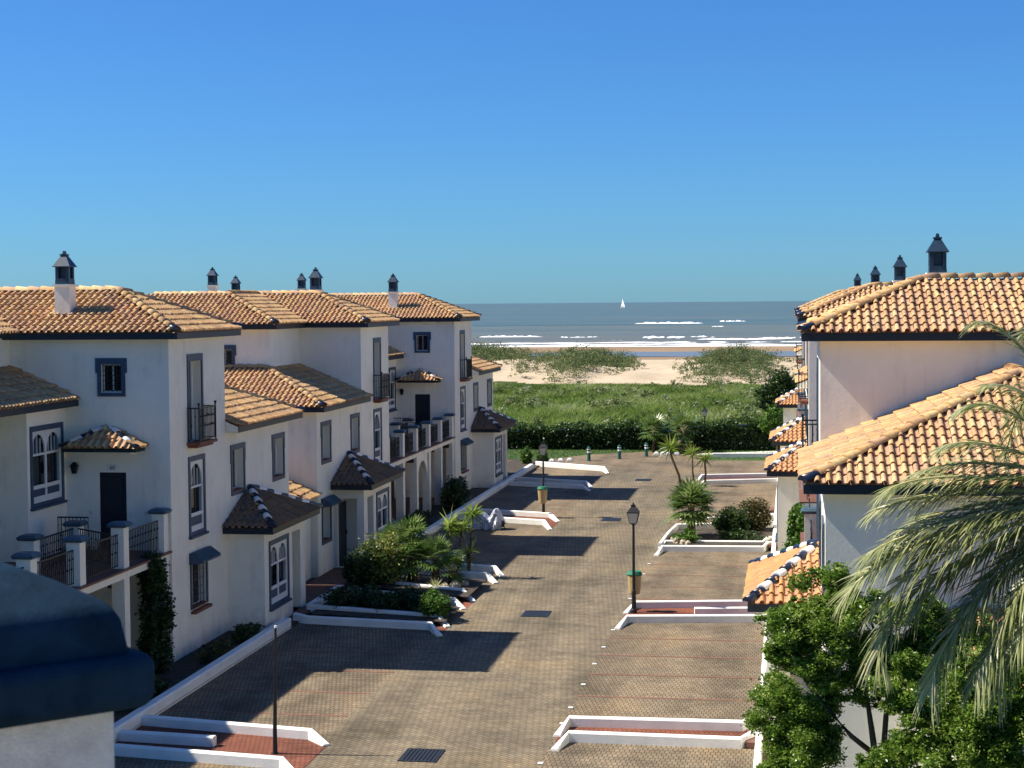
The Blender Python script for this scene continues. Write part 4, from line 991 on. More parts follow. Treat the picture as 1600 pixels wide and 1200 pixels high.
# scooter under a silver cover
def covered_scooter():
    E_ = empty('covered_scooter', (-13.15, 73.6, 0), R(-8), (.82, .9, .85)); tag(E_, 'motor scooter under a crumpled silver cover in the shaded bay', 'scooter')
    n, k = 22, 20; v = []; f = []
    r_ = random.Random(4)
    for i in range(n+1):
        s = i/n; x = -0.95+1.9*s
        top = 0.80+0.28*math.exp(-((s-0.80)/0.10)**2)+0.06*math.exp(-((s-.35)/.2)**2)-0.22*math.exp(-((s-0.6)/0.08)**2) - 0.35*max(0, (0.1-s)/0.1) - 0.35*max(0, (s-0.92)/0.08)
        wd = 0.30+0.10*math.exp(-((s-0.78)/0.1)**2)
        for j in range(k+1):
            a = math.pi*j/k; c, sn = math.cos(a), math.sin(a)
            fl = 1+0.16*math.sin(s*23+1.5*math.sin(j))*abs(c)+0.10*math.sin(s*41+j*.9)
            y = wd*math.copysign(abs(c)**0.55, c)*fl*(1+0.25*(1-sn)); z = top*sn**0.6 if sn > 0 else 0
            v.append((x+0.03*math.sin(j*1.7+s*9), y, max(0.03+0.03*math.sin(s*30), z+0.025*math.sin(s*37+j*1.3))))
    for i in range(n):
        for j in range(k): a = i*(k+1)+j; f.append((a, a+1, a+k+2, a+k+1))
    me = bpy.data.meshes.new('cover'); me.from_pydata(v, [], f); me.materials.append(MT['tarp']); link('cover', me, E_)
    for xx in (-0.62, 0.64):
        m = MB(); pts = [(xx+.2*math.cos(w), 0, .22+.2*math.sin(w)) for w in [2*math.pi*q/16 for q in range(17)]]; m.tube(pts, .05, 6, cap=False); m.build('wheel', MT['iron'], E_)
covered_scooter()

# rough white post with a blue cap, close to the camera
def near_post():
    hw = 0.56; d1 = Vector((0.70, 0.714, 0)); nin = Vector((-0.714, 0.70, 0)); corner = Vector((-1.90, 4.98, 0))
    c = corner - d1*hw + nin*hw
    P = empty('gate_post', (c.x, c.y, 0), math.atan2(d1.y, d1.x)); tag(P, 'large blue capped white post in the bottom left foreground', 'post')
    m = MB(); m.box(-hw+.10, hw-.10, -hw+.10, hw-.10, 6.5, 8.62); m.build('shaft', MT['wallr'], P, bevel=0.03)
    m = MB(); m.frust(0, 0, 8.575, 8.745, hw-.005, hw-.005, hw, hw); o = m.build('cap_base', MT['postblue'], P, bevel=0.05); o.modifiers[0].segments = 5
    m = MB(); rg = [(8.70, hw-.055), (8.88, hw-.085), (8.955, hw-.22), (9.09, .04)]
    for z, a in rg: m.v += [(-a, -a, z), (a, -a, z), (a, a, z), (-a, a, z)]
    for i in range(3):
        for j in range(4): m.f.append((i*4+j, i*4+(j+1) % 4, i*4+4+(j+1) % 4, i*4+4+j))
    m.f += [(3, 2, 1, 0), (12, 13, 14, 15)]
    o = m.build('cap_top', MT['postblue'], P, bevel=0.06, smooth=True); o.modifiers[0].segments = 5; o.modifiers[0].angle_limit = R(12)
near_post()
sheet('unseen_terrace_floor', rect(-6, 5, -5, 5.4), 7.85, MT['deck'])  # unseen floor under the camera, added to bounce warm light onto the post

# ------------------------------------------------------------------ vegetation
def quads_from(cent, U, Vv):
    """diamond leaves: centres with half axes U, V"""
    v = np.stack([cent-U, cent+Vv*0.9-U*0.1, cent+U, cent-Vv*0.9-U*0.1], 1)
    n = len(cent); return v.reshape(-1, 3), np.arange(n*4).reshape(n, 4)
def rand_dirs(n):
    d = rng.normal(size=(n, 3)); return d/np.linalg.norm(d, axis=1, keepdims=True)
def leaf_cloud(name, blobs, n, size, mat, parent=None, flat=0.55, kind=None, shell=0.5, aspect=0.55, spread=0.12):
    """blobs: list of (centre, radii). leaves in clumps spread through the volumes"""
    vol = np.array([b[1][0]*b[1][1]*b[1][2] for b in blobs])**0.75; vol /= vol.sum()
    cs, ts = [], []
    for (c, r), w in zip(blobs, vol):
        k = max(8, int(n*w)); ncl = max(4, k//18)
        d = rand_dirs(ncl); rad = rng.random(ncl)**shell
        cl = d*rad[:, None]
        pick = rng.integers(0, ncl, k); p = cl[pick] + rng.normal(size=(k, 3))*spread
        p = p*np.array(r)+np.array(c)
        cs.append(p); ts.append(np.clip(0.35+0.25*rng.normal(size=ncl)[pick]+rng.random(k)*0.35, 0, 1))
    c = np.concatenate(cs); n = len(c); tint = np.concatenate(ts)
    d = rand_dirs(n); d[:, 2] = np.abs(d[:, 2])*0.6; d /= np.linalg.norm(d, axis=1, keepdims=True)
    e = np.cross(d, rand_dirs(n)); e /= np.linalg.norm(e, axis=1, keepdims=True)
    s = size*(0.6+0.8*rng.random(n))[:, None]
    v, f_ = quads_from(c, d*s, e*s*aspect)
    return np_mesh(name, v, f_, mat, tint, parent, kind=kind)
def blades(base, tip, width, sag, segs=3, twist=None):
    """strips from base to tip with a sag; returns verts, faces"""
    n = len(base); d = tip-base; L = np.linalg.norm(d, axis=1, keepdims=True); dn = d/np.maximum(L, 1e-6)
    side = np.cross(dn, rand_dirs(n) if twist is None else twist); side /= np.maximum(np.linalg.norm(side, axis=1, keepdims=True), 1e-6)
    vs_ = []
    for k in range(segs+1):
        s = k/segs; p = base+d*s; p = p.copy(); p[:, 2] += (-sag*(s**2)).ravel() if np.ndim(sag) else -sag*s*s
        w = width*(1-s)**0.6*(0.6+0.4*min(1, s*4)) if k < segs else width*0.02
        w = np.asarray(w).reshape(-1, 1) if np.ndim(w) else w
        vs_ += [p-side*w/2, p+side*w/2]
    v = np.stack(vs_, 1).reshape(-1, 3); m = 2*(segs+1); o = (np.arange(n)*m)[:, None]
    fs = np.concatenate([o+np.array([[2*k, 2*k+1, 2*k+3, 2*k+2]]) for k in range(segs)], 0).reshape(segs, n, 4).transpose(1, 0, 2).reshape(-1, 4)
    return v, fs
def trunk_part(parent, pts, rad, name='trunk', mat=None, n=8): return MB().tube(pts, rad, n).build(name, mat or MT['trunk'], parent, smooth=True)

def bush(name, loc, r, label, cat, n, size, mat, group=None, blobs=None, stems=True):
    B = empty(name, loc); tag(B, label, cat, group)
    bl = blobs or [((0, 0, r[2]*1.0), (r[0], r[1], r[2])), ((r[0]*.4, 0, r[2]*.8), (r[0]*.6, r[1]*.7, r[2]*.7)), ((-r[0]*.45, 0, r[2]*.75), (r[0]*.55, r[1]*.7, r[2]*.65))]
    leaf_cloud('crown', bl, n, size, mat, B)
    if stems:
        m = MB()
        for k in range(5):
            a = random.uniform(0, 6.28); m.tube([(0.05*math.cos(a), 0.05*math.sin(a), 0), (r[0]*.5*math.cos(a), r[1]*.5*math.sin(a), r[2]*1.1)], [.03, .012], 5)
        m.build('trunk', MT['trunk'], B)
    return B
def fan_leaf_arrays(base, direction, L, R_, nseg=13):
    """one fan leaf: petiole end + radiating blades"""
    d = np.array(direction)/np.linalg.norm(direction); up = np.array([0, 0, 1.0]); s = np.cross(d, up); s /= max(np.linalg.norm(s), 1e-6); nrm = np.cross(s, d)
    hub = np.array(base)+d*L; hub[2] -= 0.12*L*L
    ang = np.linspace(-2.0, 2.0, nseg); dirs = np.cos(ang)[:, None]*d+np.sin(ang)[:, None]*s+nrm[None]*(-0.12+0.1*rng.random((nseg, 1)))
    tips = hub+dirs*R_*(0.85+0.15*rng.random((nseg, 1)))*(1-0.12*np.abs(ang)[:, None]/2)
    return np.repeat(hub[None], nseg, 0), tips, np.repeat(nrm[None], nseg, 0), hub
def fan_palm(loc, h, n, L, R_, label, group, trunk_r=0.13):
    P = empty('fan_palm', loc); tag(P, label, 'fan palm', group)
    trunk_part(P, [(0, 0, -.1), (.02, 0, h*.5), (0, .02, h)], [trunk_r*1.15, trunk_r, trunk_r*.9], mat=MT['ptrunk'])
    bs, ts, ns, tin = [], [], [], []; pet = MB()
    for k in range(n):
        az = 2.4*k+random.uniform(-.3, .3); el = math.radians(80-115*(k/n)+random.uniform(-10, 10))
        d = (math.cos(az)*math.cos(el), math.sin(az)*math.cos(el), math.sin(el))
        b, t_, nn, hub = fan_leaf_arrays((0, 0, h), d, L*random.uniform(.8, 1.15), R_*random.uniform(.85, 1.15))
        bs.append(b); ts.append(t_); ns.append(nn); tin.append(np.full(len(b), 0.25+0.5*random.random()))
        pet.tube([(0, 0, h-.02), tuple(hub)], [.014, .008], 4)
    bs, ts, ns = np.concatenate(bs), np.concatenate(ts), np.concatenate(ns)
    v, fc = blades(bs, ts, 0.075*R_/0.5, 0.10*R_, 3, ns)
    np_mesh('leaves', v, fc, MT['fan'], np.repeat(np.clip(np.concatenate(tin)+0.2*rng.random(len(bs)), 0, 1), 3), P)
    pet.build('leaf_stalks', MT['rachis'], P)
    return P
def yucca(loc, trunks, label, group, L=0.75):
    Y = empty('yucca', loc); tag(Y, label, 'yucca', group)
    for (pts, rad, n) in trunks:
        trunk_part(Y, pts, rad, 'trunk', MT['ptrunk'], 7)
        c = np.array(pts[-1]); k = n; d = rand_dirs(k); d[:, 2] = d[:, 2]*0.75+0.22; d /= np.linalg.norm(d, axis=1, keepdims=True)
        l = L*(0.75+0.4*rng.random((k, 1))); base = c+d*0.04+np.array([0, 0, 1])*(rng.random((k, 1))-.6)*0.25
        tip = base+d*l
        v, fc = blades(base, tip, 0.06, 0.10*L*(1-d[:, 2]), 3)
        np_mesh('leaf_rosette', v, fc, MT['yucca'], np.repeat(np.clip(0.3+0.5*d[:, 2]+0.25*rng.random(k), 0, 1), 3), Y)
    return Y

def wp(x, y, Y):  # place by sight line: returns world point at distance Y along the street
    d = f + rr*((x-801.24)/2700) - uu*((y-596.1)/2700); t_ = Y/d.y; return Vector((0, 0, 9.8))+d*t_
# left planters
gc = empty('ground_cover', (-12.6, 53.0, 0.15)); tag(gc, 'low dark green ground cover filling the near left planter', 'shrub')
leaf_cloud('foliage', [((-1.6+0.75*i, 0.25-0.2*i*0.75+0.5*(i % 2), 0.28), (0.62, 0.75, 0.38)) for i in range(5)], 9000, 0.055, MT['leaf_dark'], gc)
bush('lime_shrub', (-10.9, 52.0, 0.1), (0.5, 0.6, 0.42), 'bright green low shrub at the sunlit end of the ground cover', 'shrub', 4500, 0.05, MT['leaf_lime'])
bush('round_bush', (-14.0, 57.6, 0.1), (0.85, 0.7, 0.88), 'round bush with yellow edged leaves lit on top, by the near left planter', 'bush', 9000, 0.06, MT['leaf_var'])
bush('dark_bush', (-14.6, 56.9, 0.1), (0.5, 0.6, 0.75), 'dark green bush to the left of the yellow edged bush', 'bush', 4000, 0.06, MT['leaf_dark'])
FG = 'fan palms in the left planter'
fan_palm((-13.1, 58.3, 0.15), 1.40, 30, 0.55, 0.62, 'tallest fan palm at the back of the left planter clump', FG)
fan_palm((-12.9, 57.9, 0.15), 0.95, 26, 0.5, 0.55, 'fan palm in the front of the left planter clump behind the pinkish wall', FG)
fan_palm((-12.1, 57.7, 0.15), 0.9, 28, 0.5, 0.55, 'fan palm on the road side of the left planter clump', FG)
fan_palm((-13.8, 58.9, 0.15), 1.25, 22, 0.5, 0.55, 'fan palm nearest the arched porch window in the left planter clump', FG)
fan_palm((-11.5, 57.6, 0.15), 0.55, 20, 0.4, 0.45, 'smallest fan palm at the right end of the left planter clump', FG)
YL = 'bright yuccas behind the fan palms'
q_ = wp(702, 822, 60.2)
yucca((q_.x, q_.y, 0), [([(0, 0, 0), (.05, 0, .6), (.0, 0, q_.z)], [.06, .05, .045], 80), ([(0.15, .1, 0), (.35, .1, .5), (.42, .1, q_.z-.1)], [.06, .05, .045], 60)], 'bright green yucca with two heads rising behind the fan palms', YL, 0.62)
q_ = wp(738, 803, 60.4)
yucca((q_.x-.15, q_.y, 0), [([(0, 0, -.1), (.05, 0, .7), (.15, 0, q_.z)], [.05, .04, .035], 65), ([(0.0, .1, 0), (-.05, .1, .5), (.0, .1, .9)], [.05, .04, .04], 45)], 'bright green yucca on a thin bare stem in front of the covered scooter', YL, 0.52)
for i, (x, y, s) in enumerate([(-11.3, 57.2, .22), (-11.05, 57.6, .16), (-11.6, 57.0, .15)]):
    m = MB(); m.tube([(0, 0, -.05), (0, 0, s*.5), (s*.1, 0, s)], [s, s*.9, s*.35], 7); o = m.build('rock', MT['rock'], bevel=.02); o.location = (x, y, .2); tag(o, ('largest pale rock at the road end of the left planter', 'rightmost small pale rock at the road end of the left planter', 'leftmost small pale rock at the road end of the left planter')[i], 'rock', 'pale rocks in the left planter')
a = empty('agave', (-11.9, 56.9, .2)); tag(a, 'pale dry spiky agave near the rocks of the left planter', 'agave')
d_ = rand_dirs(40); d_[:, 2] = np.abs(d_[:, 2]); v_, f_ = blades(d_*0.02, d_*0.42, 0.05, 0.03, 3); np_mesh('leaves', v_, f_, MT['frond'], np.repeat(0.6+0.4*rng.random(40), 3), a)
bush('terrace_shrub', (-15.9, 80.5, 0.05), (0.55, 1.6, 0.75), 'dark shrub in front of the terrace pillars of the farthest left house', 'shrub', 6500, 0.07, MT['leaf_dark'])
bush('creeper', (-16.75, 43.5, 0.05), (0.42, 0.55, 1.5), 'tall dark column of creeper at the corner of the nearest left tower', 'climber', 9000, 0.06, MT['leaf_dark'], blobs=[((0, 0, .6), (.42, .5, .8)), ((0.05, 0, 1.7), (.45, .5, .9)), ((-.05, 0, 2.7), (.4, .45, .55))])
for i, (x, y, rx, ry, rz, lb) in enumerate([(-15.9, 40.2, .5, 1.4, .28, 'dark low plants in the strip below the creeper'), (-15.8, 45.6, .4, 1.2, .2, 'dry sparse plants along the base of the nearest left tower'), (-15.7, 48.0, .35, 0.8, .25, 'small leafy plants in front of the nearest left porch')]):
    bush('bed_plants', (x, y, .06), (rx, ry, rz), lb, 'plant', 2600, 0.05, MT['leaf_dark'] if i != 1 else MT['leaf_olive'], 'bed plants at the foot of the nearest left house')
bush('pillar_plants', (-16.2, 73.5, .05), (.5, 2.2, .32), 'low plants at the feet of the terrace pillars beyond the middle left house', 'plant', 4000, 0.06, MT['leaf_dark'])

# right planter
fan_palm((-4.1, 70.6, 0.1), 1.30, 54, 0.66, 0.80, 'big fan palm in the right hand planter', 'right planter plants', .16)
yucca((-5.6, 88.6, 0), [([(0, 0, 0), (-.15, 0, .9), (-.55, 0, 1.9), (-.6, 0, 2.35)], [.08, .065, .055, .05], 85)], 'leftmost and tallest of the three thin yuccas behind the right fan palm', 'thin stemmed yuccas', 0.75)
yucca((-5.15, 92.0, 0), [([(0, 0, 0), (-.1, 0, .8), (-.12, 0, 1.75)], [.06, .05, .045], 60)], 'middle one of the three thin yuccas behind the right fan palm', 'thin stemmed yuccas', 0.62)
yucca((-4.6, 91.9, 0), [([(0, 0, 0), (.05, 0, .7), (-.02, 0, 1.5)], [.06, .055, .05], 70)], 'rightmost of the three thin yuccas behind the right fan palm', 'thin stemmed yuccas', 0.66)
bush('round_shrub', (-2.5, 72.0, 0.1), (0.75, 0.7, 0.58), 'rounded olive green shrub in the middle of the right planter', 'bush', 6000, 0.06, MT['leaf_hedge'], 'right planter plants')
bush('round_shrub', (-1.65, 73.3, 0.1), (0.75, 0.7, 0.70), 'rounded brownish shrub on the house side of the right planter', 'bush', 6500, 0.06, MT['leaf_olive'], 'right planter plants')
bush('low_shrub', (-4.2, 69.2, 0.1), (0.5, 0.5, 0.3), 'bright low shrub under the big right fan palm', 'shrub', 2500, 0.05, MT['leaf_lime'])
bush('low_shrub', (-2.1, 70.0, 0.1), (1.0, 0.5, 0.25), 'low sparse plants on the soil of the right planter', 'shrub', 1500, 0.06, MT['leaf_hedge'])
for i, (x, y, s) in enumerate([(-4.55, 69.0, .2), (-4.3, 68.7, .16), (-4.75, 69.6, .15), (-4.1, 68.5, .13)]):
    m = MB(); m.tube([(0, 0, -.05), (0, 0, s*.6), (s*.2, 0, s*1.1)], [s, s*.9, s*.35], 7); o = m.build('rock', MT['rock'], bevel=.02); o.location = (x, y, .18); tag(o, ('largest pale rock at the road end of the right planter', 'second pale rock at the near wall of the right planter', 'leftmost pale rock against the slanting edge of the right planter', 'smallest pale rock at the near wall of the right planter')[i], 'rock', 'pale rocks in the right planter')
bush('tall_shrub', (0.05, 56.8, 0.05), (0.5, 1.2, 1.3), 'feathery bright shrub against the nearest right house beyond its striped porch', 'shrub', 7000, 0.08, MT['leaf_lime'], blobs=[((0, 0, 1.0), (.5, 1.2, .9)), ((0.2, 0.3, 2.3), (.4, .8, .8)), ((-.3, -.8, .6), (.35, .6, .5))])

# hedge and far plants
def hedge():
    Hh = empty('hedge', (-8, 115.0, 0)); tag(Hh, 'long dark clipped hedge across the end of the street', 'hedge')
    n = 26000; x = rng.random(n)*31-20; t_ = rng.random(n)
    side = rng.random(n)
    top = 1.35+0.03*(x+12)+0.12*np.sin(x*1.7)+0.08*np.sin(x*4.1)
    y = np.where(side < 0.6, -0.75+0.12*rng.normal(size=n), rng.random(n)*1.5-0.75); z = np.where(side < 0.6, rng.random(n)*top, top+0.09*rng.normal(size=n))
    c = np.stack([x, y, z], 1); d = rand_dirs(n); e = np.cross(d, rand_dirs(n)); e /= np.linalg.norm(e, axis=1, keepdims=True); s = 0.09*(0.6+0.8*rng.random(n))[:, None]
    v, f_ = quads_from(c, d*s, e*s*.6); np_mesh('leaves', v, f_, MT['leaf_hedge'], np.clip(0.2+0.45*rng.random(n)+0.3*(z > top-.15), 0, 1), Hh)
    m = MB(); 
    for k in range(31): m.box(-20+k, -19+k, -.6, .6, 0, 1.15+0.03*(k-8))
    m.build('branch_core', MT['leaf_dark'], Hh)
hedge()
def lawn_blades():
    n = 26000; x = rng.random(n)*23-20; y = 101+rng.random(n)*13.6
    edge = np.interp(x, [-20, -16.5, -15.0, -12.8, -9.3, -5.6, -5.4, 3], [101, 104, 107.2, 110.6, 112.9, 113.3, 107.5, 107.5]); k_ = y > edge+.05; x, y = x[k_], y[k_]; n = len(x)
    b = np.stack([x, y, np.full(n, -.02)], 1); t_ = b+np.stack([rng.normal(size=n)*.03, rng.normal(size=n)*.03, .06+.07*rng.random(n)], 1)
    v, fc = blades(b, t_, .03, .01, 2); o = np_mesh('lawn_grass', v, fc, MT['leaf_lime'], np.repeat(rng.random(n)*.7, 2)); tag(o, 'short lawn grass in front of the hedge', 'grass', kind='stuff')
lawn_blades()
for (x, y, r, lb) in ((-15.95, 103.4, .36, 'left one of the two bright clipped bushes by the farthest left porch'), (-15.0, 103.8, .36, 'right one of the two bright clipped bushes by the farthest left porch')):
    bush('clipped_bush', (x, y, 0), (r, r, .52), lb, 'bush', 2600, .06, MT['leaf_lime'], 'clipped bushes by the lawn')
fan_palm((-8.95, 112.4, 0), 1.45, 24, .6, .75, 'small palm in front of the hedge, left of the far lamp', 'palms in front of the hedge', .09)
fan_palm((-7.0, 112.9, 0), 1.5, 26, .7, .8, 'wider palm in front of the hedge beside the far lamp', 'palms in front of the hedge', .1)
ol = bush('oleander', (-7.3, 111.6, 0), (.8, .5, .5), 'oleander bush with pink flowers below the far palms', 'bush', 2500, .07, MT['leaf_hedge'])
leaf_cloud('flowers', [((0, -.2, .6), (.8, .4, .45))], 160, .05, MT['pink'], ol, kind='stuff')
def tree(name, loc, h, blobs, label, n, size, mat, group=None, limbs=None, tr=.09):
    T = empty(name, loc); tag(T, label, 'tree', group)
    trunk_part(T, [(0, 0, -.1), (.04, 0, h*.5), (0, .05, h)], [tr*1.2, tr, tr*.7])
    m = MB()
    for c, r in blobs:
        m.tube([(0, 0, h*.75), ((c[0])*.5, c[1]*.5, (h*.75+c[2])/2+.1), c], [tr*.6, tr*.4, tr*.15], 5)
    m.build('limbs', MT['trunk'], T)
    leaf_cloud('crown', blobs, n, size, mat, T, shell=.45)
    return T
tree('green_tree', (-1.1, 118.8, 0), 2.2, [((.3, 0, 4.0), (1.1, 1.1, 1.1)), ((-.6, 0, 3.2), (.9, .9, .8)), ((.9, .4, 3.1), (.8, .8, .9))], 'dark rounded tree behind the hedge by the farthest right house', 6000, .11, MT['leaf_hedge'])
tree('green_tree', (-1.0, 113.8, 0), 1.6, [((-.1, 0, 2.3), (.75, .7, .7)), ((-.5, 0, 1.7), (.6, .6, .5)), ((.5, 0, 2.9), (.6, .6, .6))], 'bright green slender trunked tree on the lawn near the right houses', 4500, .09, MT['leaf_lime'], tr=.06)

# scrub field and dune shrubs
def field():
    n = 170000; x = rng.random(n)*75-58; y = 118+rng.random(n)**0.8*86; y += 2*np.sin(x*.15)
    cl = np.sin(x*0.55+np.sin(y*.21)*2)*np.sin(y*0.30+np.sin(x*.17)*2)+0.6*np.sin(x*1.3+y*.4)*np.sin(y*.8)
    hgt = (0.75+0.35*cl+0.35*rng.random(n))*(0.9+0.3*(y < 150)); hgt = np.clip(hgt, .25, 1.8)*np.clip((206-y)/12, .35, 1)
    base = np.stack([x, y, np.full(n, -.1)], 1); lean = rng.normal(size=(n, 2))*0.55
    tip = base+np.stack([lean[:, 0]*hgt, lean[:, 1]*hgt, hgt], 1)
    v, fc = blades(base, tip, 0.07, 0.2*hgt, 2)
    tint = np.clip(0.42+0.22*cl+0.15*rng.normal(size=n)+0.2*np.sin(x*.42+1+np.sin(y*.2))*np.sin(y*.17+x*.1)-0.22*np.clip((y-185)/15, 0, 1), 0, 1)
    o = np_mesh('scrub_grass', v, fc, MT['grass'], np.repeat(tint, 2)); tag(o, 'green scrub and tall grass between hedge and dunes', 'grass', kind='stuff')
    bl = []
    r_ = random.Random(3)
    for k in range(260):
        xx, yy = r_.uniform(-50, 14), r_.uniform(118.5, 200); s = r_.uniform(.4, 1.05); bl.append(((xx, yy, s*.55), (s*1.3, s*1.3, s*.75)))
    o = leaf_cloud('scrub_bushes', bl, 80000, .11, MT['scrub'], kind='stuff'); tag(o, 'rounded scrub bushes scattered through the tall grass', 'scrub')
field()
def dune_shrubs():
    r_ = random.Random(9)
    groups = [('grey green shrub mass on the left dune next to the farthest left house', [(-62, -31, 205, 285)], 190, 1.9, 26000),
              ('grey green shrub mass on the dune left of the sandy gap', [(-36, -20.5, 206, 288)], 130, 1.75, 20000),
              ('grey green shrub patch on the dune right of the sandy gap', [(-15.5, 1.0, 205, 285)], 130, 1.6, 19000),
              ('sparse shrub tufts on the sand near the right hand roofs', [(0, 20, 212, 285)], 40, 1.0, 5000)]
    for lb, boxes, k, s0, nl in groups:
        bl = []
        for _ in range(k):
            x0, x1, y0, y1 = boxes[0]; u = r_.gauss(.5, .2); w = r_.gauss(.42, .2)
            if not (0 < u < 1 and 0 < w < 1): continue
            x = x0+(x1-x0)*u; y = y0+(y1-y0)*w; s = s0*1.0*r_.uniform(.5, 1.15)*(1.15-abs(u-.5)*1.2); bl.append(((x, y, gz(x, y)+s*.45), (s*1.3, s*1.6, s*.85)))
        o = leaf_cloud('dune_shrubs', bl, int(nl*3.2), .10, MT['dunegreen']); tag(o, lb, 'shrubs', 'dune shrub patches', 'stuff')
dune_shrubs()

# foreground trees on the right
def fg_tree(name, loc, trunks, blobs, label, n, size, mat):
    T = empty(name, loc); tag(T, label, 'tree')
    m = MB()
    for pts, rad in trunks: m.tube(pts, rad, 8)
    m.build('trunk', MT['trunk'], T, smooth=True)
    m = MB(); ends = [Vector(t_[0][-1]) for t_ in trunks]+[Vector(t_[0][len(t_[0])//2]) for t_ in trunks]
    for c, r in blobs:
        c = Vector(c); s = min(ends, key=lambda e: (e-c).length); q = (s+c)/2+Vector((random.uniform(-.1, .1), random.uniform(-.1, .1), .08)); m.tube([tuple(s), tuple(q), tuple(c)], [.03, .02, .008], 5)
        for k in range(6):
            dd = Vector(rand_dirs(1)[0])*r[0]*.9; m.tube([tuple(c), tuple(c+dd)], [.010, .004], 4)
    m.build('branches', MT['trunk'], T)
    sub = []
    for c, r in blobs:
        for k in range(11):
            d = rand_dirs(1)[0]*r[0]*random.uniform(.3, 1.15); q = r[0]*random.uniform(.24, .52); sub.append(((c[0]+d[0], c[1]+d[1], c[2]+d[2]*.9), (q*1.1, q*1.1, q*.75)))
    leaf_cloud('crown', sub, n, size, mat, T, shell=.45, aspect=.5, spread=.26)
TY = 26.2
def rel(px_, base): return tuple(wp(*px_)-base)
b0 = Vector((1.3, TY, 0.0))
T1 = [(1290, 935, 26.3, .42), (1345, 960, 26.0, .40), (1255, 985, 26.2, .42), (1310, 1010, 26.0, .45), (1230, 1030, 26.2, .32), (1275, 1050, 26.0, .36), (1365, 1015, 26.3, .36), (1330, 1065, 26.2, .34), (1225, 1000, 26.3, .26), (1395, 960, 26.4, .35), (1375, 1085, 26.3, .26), (1320, 920, 26.3, .3), (1240, 960, 26.3, .25), (1420, 1000, 26.3, .4), (1445, 960, 26.5, .35), (1470, 1010, 26.4, .4), (1400, 1045, 26.4, .35), (1520, 990, 26.5, .4), (1570, 1000, 26.5, .4), (1215, 970, 26.3, .2)]
bl1 = [(rel((x, y, Y), b0), (r, r, r*.85)) for x, y, Y, r in T1]
bs = lambda *P: [rel(p, b0) for p in P]
fg_tree('slim_tree', b0, [(bs((1372, 1400, TY), (1370, 1200, TY), (1362, 1140, TY), (1350, 1060, TY)), [.07, .055, .045, .03]), (bs((1368, 1180, TY), (1330, 1150, TY), (1300, 1115, TY), (1270, 1080, TY)), [.045, .04, .03, .02]), (bs((1378, 1300, TY), (1380, 1180, TY), (1385, 1110, TY), (1392, 1040, TY)), [.05, .045, .04, .025])], bl1, 'slender tree with thin dark trunks and glossy leaves in front of the right house', 95000, .029, MT['leaf_tree'])
b0 = Vector((-0.2, 27.0, 0.0))
T2 = [(1215, 1100, 26.8, .42), (1265, 1110, 26.6, .42), (1210, 1150, 26.8, .42), (1255, 1165, 26.6, .42), (1235, 1210, 26.6, .40), (1285, 1150, 26.6, .28), (1290, 1090, 26.5, .28), (1215, 1220, 26.8, .3)]
bl2 = [(rel((x, y, Y), b0), (r, r, r*.9)) for x, y, Y, r in T2]
fg_tree('leafy_bush', b0, [([(0, 0, 0), (0.1, 0, 1.2), (0.1, 0, 2.2)], [.06, .045, .03])], bl2, 'dense leafy bush at the bottom right beside the white kerb', 62000, .029, MT['leaf_tree'])
b0 = Vector((3.2, 25.2, 0.0))
T3 = [(1420, 1080, 25.4, .42), (1470, 1060, 25.4, .42), (1525, 1075, 25.2, .45), (1580, 1060, 25.2, .45), (1440, 1130, 25.2, .42), (1500, 1130, 25.0, .45), (1560, 1140, 25.0, .45), (1400, 1180, 25.2, .34), (1460, 1190, 25.0, .42), (1530, 1195, 25.0, .45), (1595, 1190, 25.0, .45), (1620, 1100, 25.2, .5), (1360, 1195, 25.3, .22), (1430, 1040, 25.5, .3)]
bl3 = [(rel((x, y, Y), b0), (r, r, r*.9)) for x, y, Y, r in T3]
fg_tree('leafy_tree', b0, [([(0, 0, 0), (.05, 0, 1.5), (0, 0, 3.2)], [.09, .07, .04]), ([(0, 0, 1.2), (-.5, 0, 2.4), (-.9, 0, 3.4)], [.05, .04, .03])], bl3, 'broad leafy tree filling the bottom right corner under the palm fronds', 120000, .029, MT['leaf_tree'])

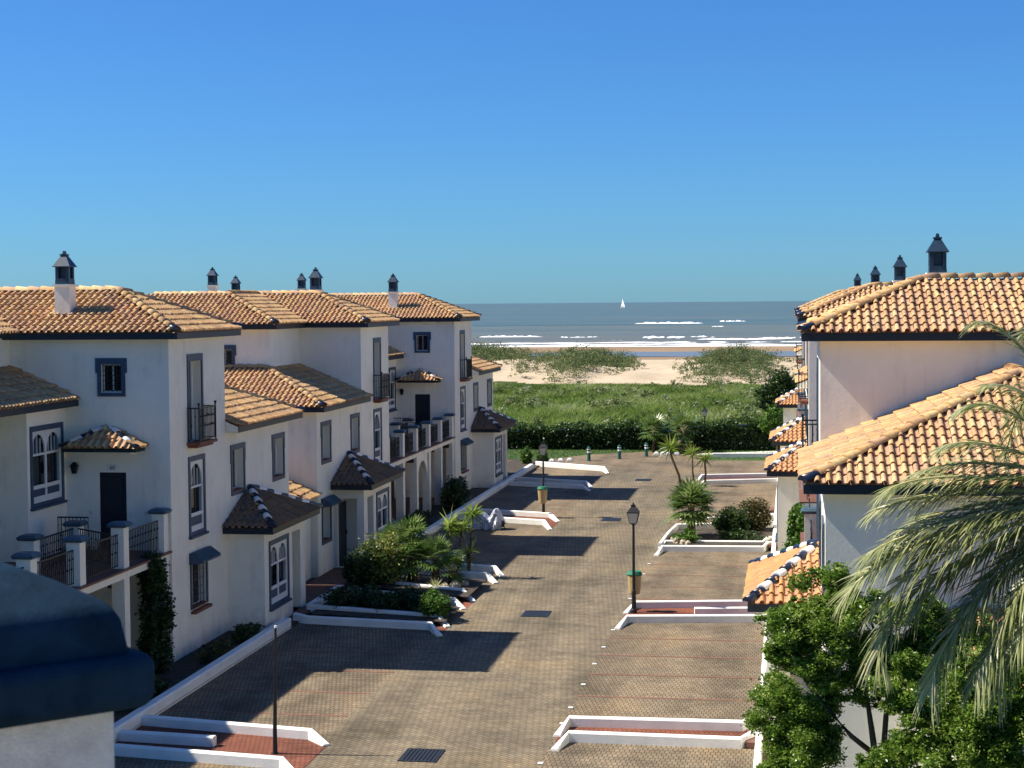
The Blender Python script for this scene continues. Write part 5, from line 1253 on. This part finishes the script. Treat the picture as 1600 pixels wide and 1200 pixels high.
# feather palm whose fronds hang in from the right
def feather_palm():
    base = Vector((4.75, 23.6, 0)); P = empty('date_palm', base); tag(P, 'large date palm whose long drooping fronds reach in from the right', 'palm tree')
    top = Vector((0, 0, 6.0))
    trunk_part(P, [(0, 0, -.1), (.05, 0, 2), (0, .05, 4.4), (0, 0, 5.9)], [.36, .30, .28, .33], mat=MT['ptrunk'], n=14)
    # fronds given by sight: (tip pixel, tip depth, mid pixel, mid depth)
    FR = [((1520, 505), 23.4, (1610, 560), 23.4, .34), ((1378, 772), 22.9, (1500, 745), 23.1, .40), ((1352, 868), 22.6, (1490, 815), 22.9, .44), ((1318, 935), 22.4, (1450, 848), 22.7, .46), ((1372, 1030), 22.5, (1455, 905), 22.8, .46),
          ((1452, 1080), 22.4, (1535, 930), 22.8, .46), ((1525, 1065), 22.3, (1595, 945), 22.7, .44), ((1500, 640), 23.6, (1590, 650), 23.6, .36), ((1470, 700), 23.3, (1570, 700), 23.4, .38), ((1590, 1010), 22.2, (1650, 880), 22.6, .4), ((1600, 520), 24.2, (1660, 560), 24, .36), ((1420, 960), 22.9, (1530, 870), 23.1, .44), ((1400, 835), 23.4, (1520, 790), 23.5, .42), ((1560, 1080), 22.6, (1620, 930), 22.9, .44), ((1410, 900), 22.8, (1540, 815), 23.0, .44), ((1480, 1010), 22.7, (1560, 900), 22.9, .44), ((1440, 790), 23.2, (1560, 745), 23.3, .4), ((1340, 900), 22.7, (1480, 830), 22.9, .44), ((1365, 800), 23.0, (1500, 770), 23.2, .42), ((1385, 860), 23.2, (1520, 800), 23.3, .42), ((1430, 740), 23.4, (1560, 725), 23.5, .4), ((1360, 960), 22.5, (1490, 860), 22.7, .46), ((1500, 960), 23.0, (1590, 860), 23.1, .44), ((1450, 850), 23.6, (1570, 800), 23.6, .42), ((1540, 600), 23.8, (1640, 640), 23.8, .36), ((1560, 985), 22.4, (1640, 860), 22.7, .44)]
    o0 = wp(1735, 770, 23.6)-base; top = Vector((o0.x, 0, o0.z))
    rest = [(a, e) for a, e in ((0.3, .9), (0.9, .5), (1.5, .8), (-0.6, .6), (-1.2, .35), (2.2, .9), (0.0, .2), (-.3, 1.2), (0.7, 1.1), (1.2, .1))]
    curves = []
    for tp, td, mp, md, w in FR:
        t_ = Vector(wp(*tp, td))-base; m_ = Vector(wp(*mp, md))-base
        c_ = m_*2-(top+t_)*.5 if False else m_
        curves.append((top, c_, t_, w))
    for a, e in rest:
        d = Vector((math.cos(a)*math.cos(e), math.sin(a)*math.cos(e), math.sin(e))); curves.append((top, top+d*1.8, top+Vector((d.x*3.2, d.y*3.2, d.z*1.6-1.0)), .42))
    for (p0, p1, p2, w) in curves:
        hang = 1.0 if (p0.z-p2.z) > 2.0 else 0.35
        n = 38; pts = []
        for k in range(n+1):
            s = k/n; a = 2*(s-.5)*(s-1); b = 4*s*(1-s); c = 2*s*(s-.5); pts.append(p0*a+p1*b+p2*c)
        fr_ = MB().tube([tuple(q) for q in pts[::2]], [.034*(1-k/20)+.006 for k in range(len(pts[::2]))], 5).build('frond', MT['rachis'], P)
        bs_, ts_, tw, tin = [], [], [], []
        for k in range(5, n+1):
            for sub in (0, .5):
                s = k+sub
                if s > n: continue
                i = min(int(s), n-1); q = pts[i].lerp(pts[i+1], s-i); d = (pts[i+1]-pts[i]).normalized(); sd = d.cross(Vector((0, 0, 1)));
                if sd.length < .05: sd = Vector((1, 0, 0))
                sd.normalize(); up = sd.cross(d)
                L = w*1.35*(0.55+0.6*math.sin(math.pi*min(1, (s/n)*.9+.1)))*random.uniform(.85, 1.1)
                for sg in (-1, 1):
                    dirv = (sd*sg*random.uniform(.5, .8)+d*random.uniform(.5, .8)+up*random.uniform(.0, .4)+Vector((0, 0, -.12-.5*hang*(s/n)))).normalized()
                    bs_.append(q); ts_.append(q+dirv*L); tw.append(up+Vector((random.uniform(-.5, .5),)*3)); tin.append(random.random()*.75+(.25 if k > n-6 else 0))
        v, fc = blades(np.array(bs_), np.array(ts_), .032, (.06+.12*hang)*w/.4, 4, np.array(tw))
        np_mesh('leaflets', v, fc, MT['frond'], np.repeat(tin, 4), fr_)
feather_palm()
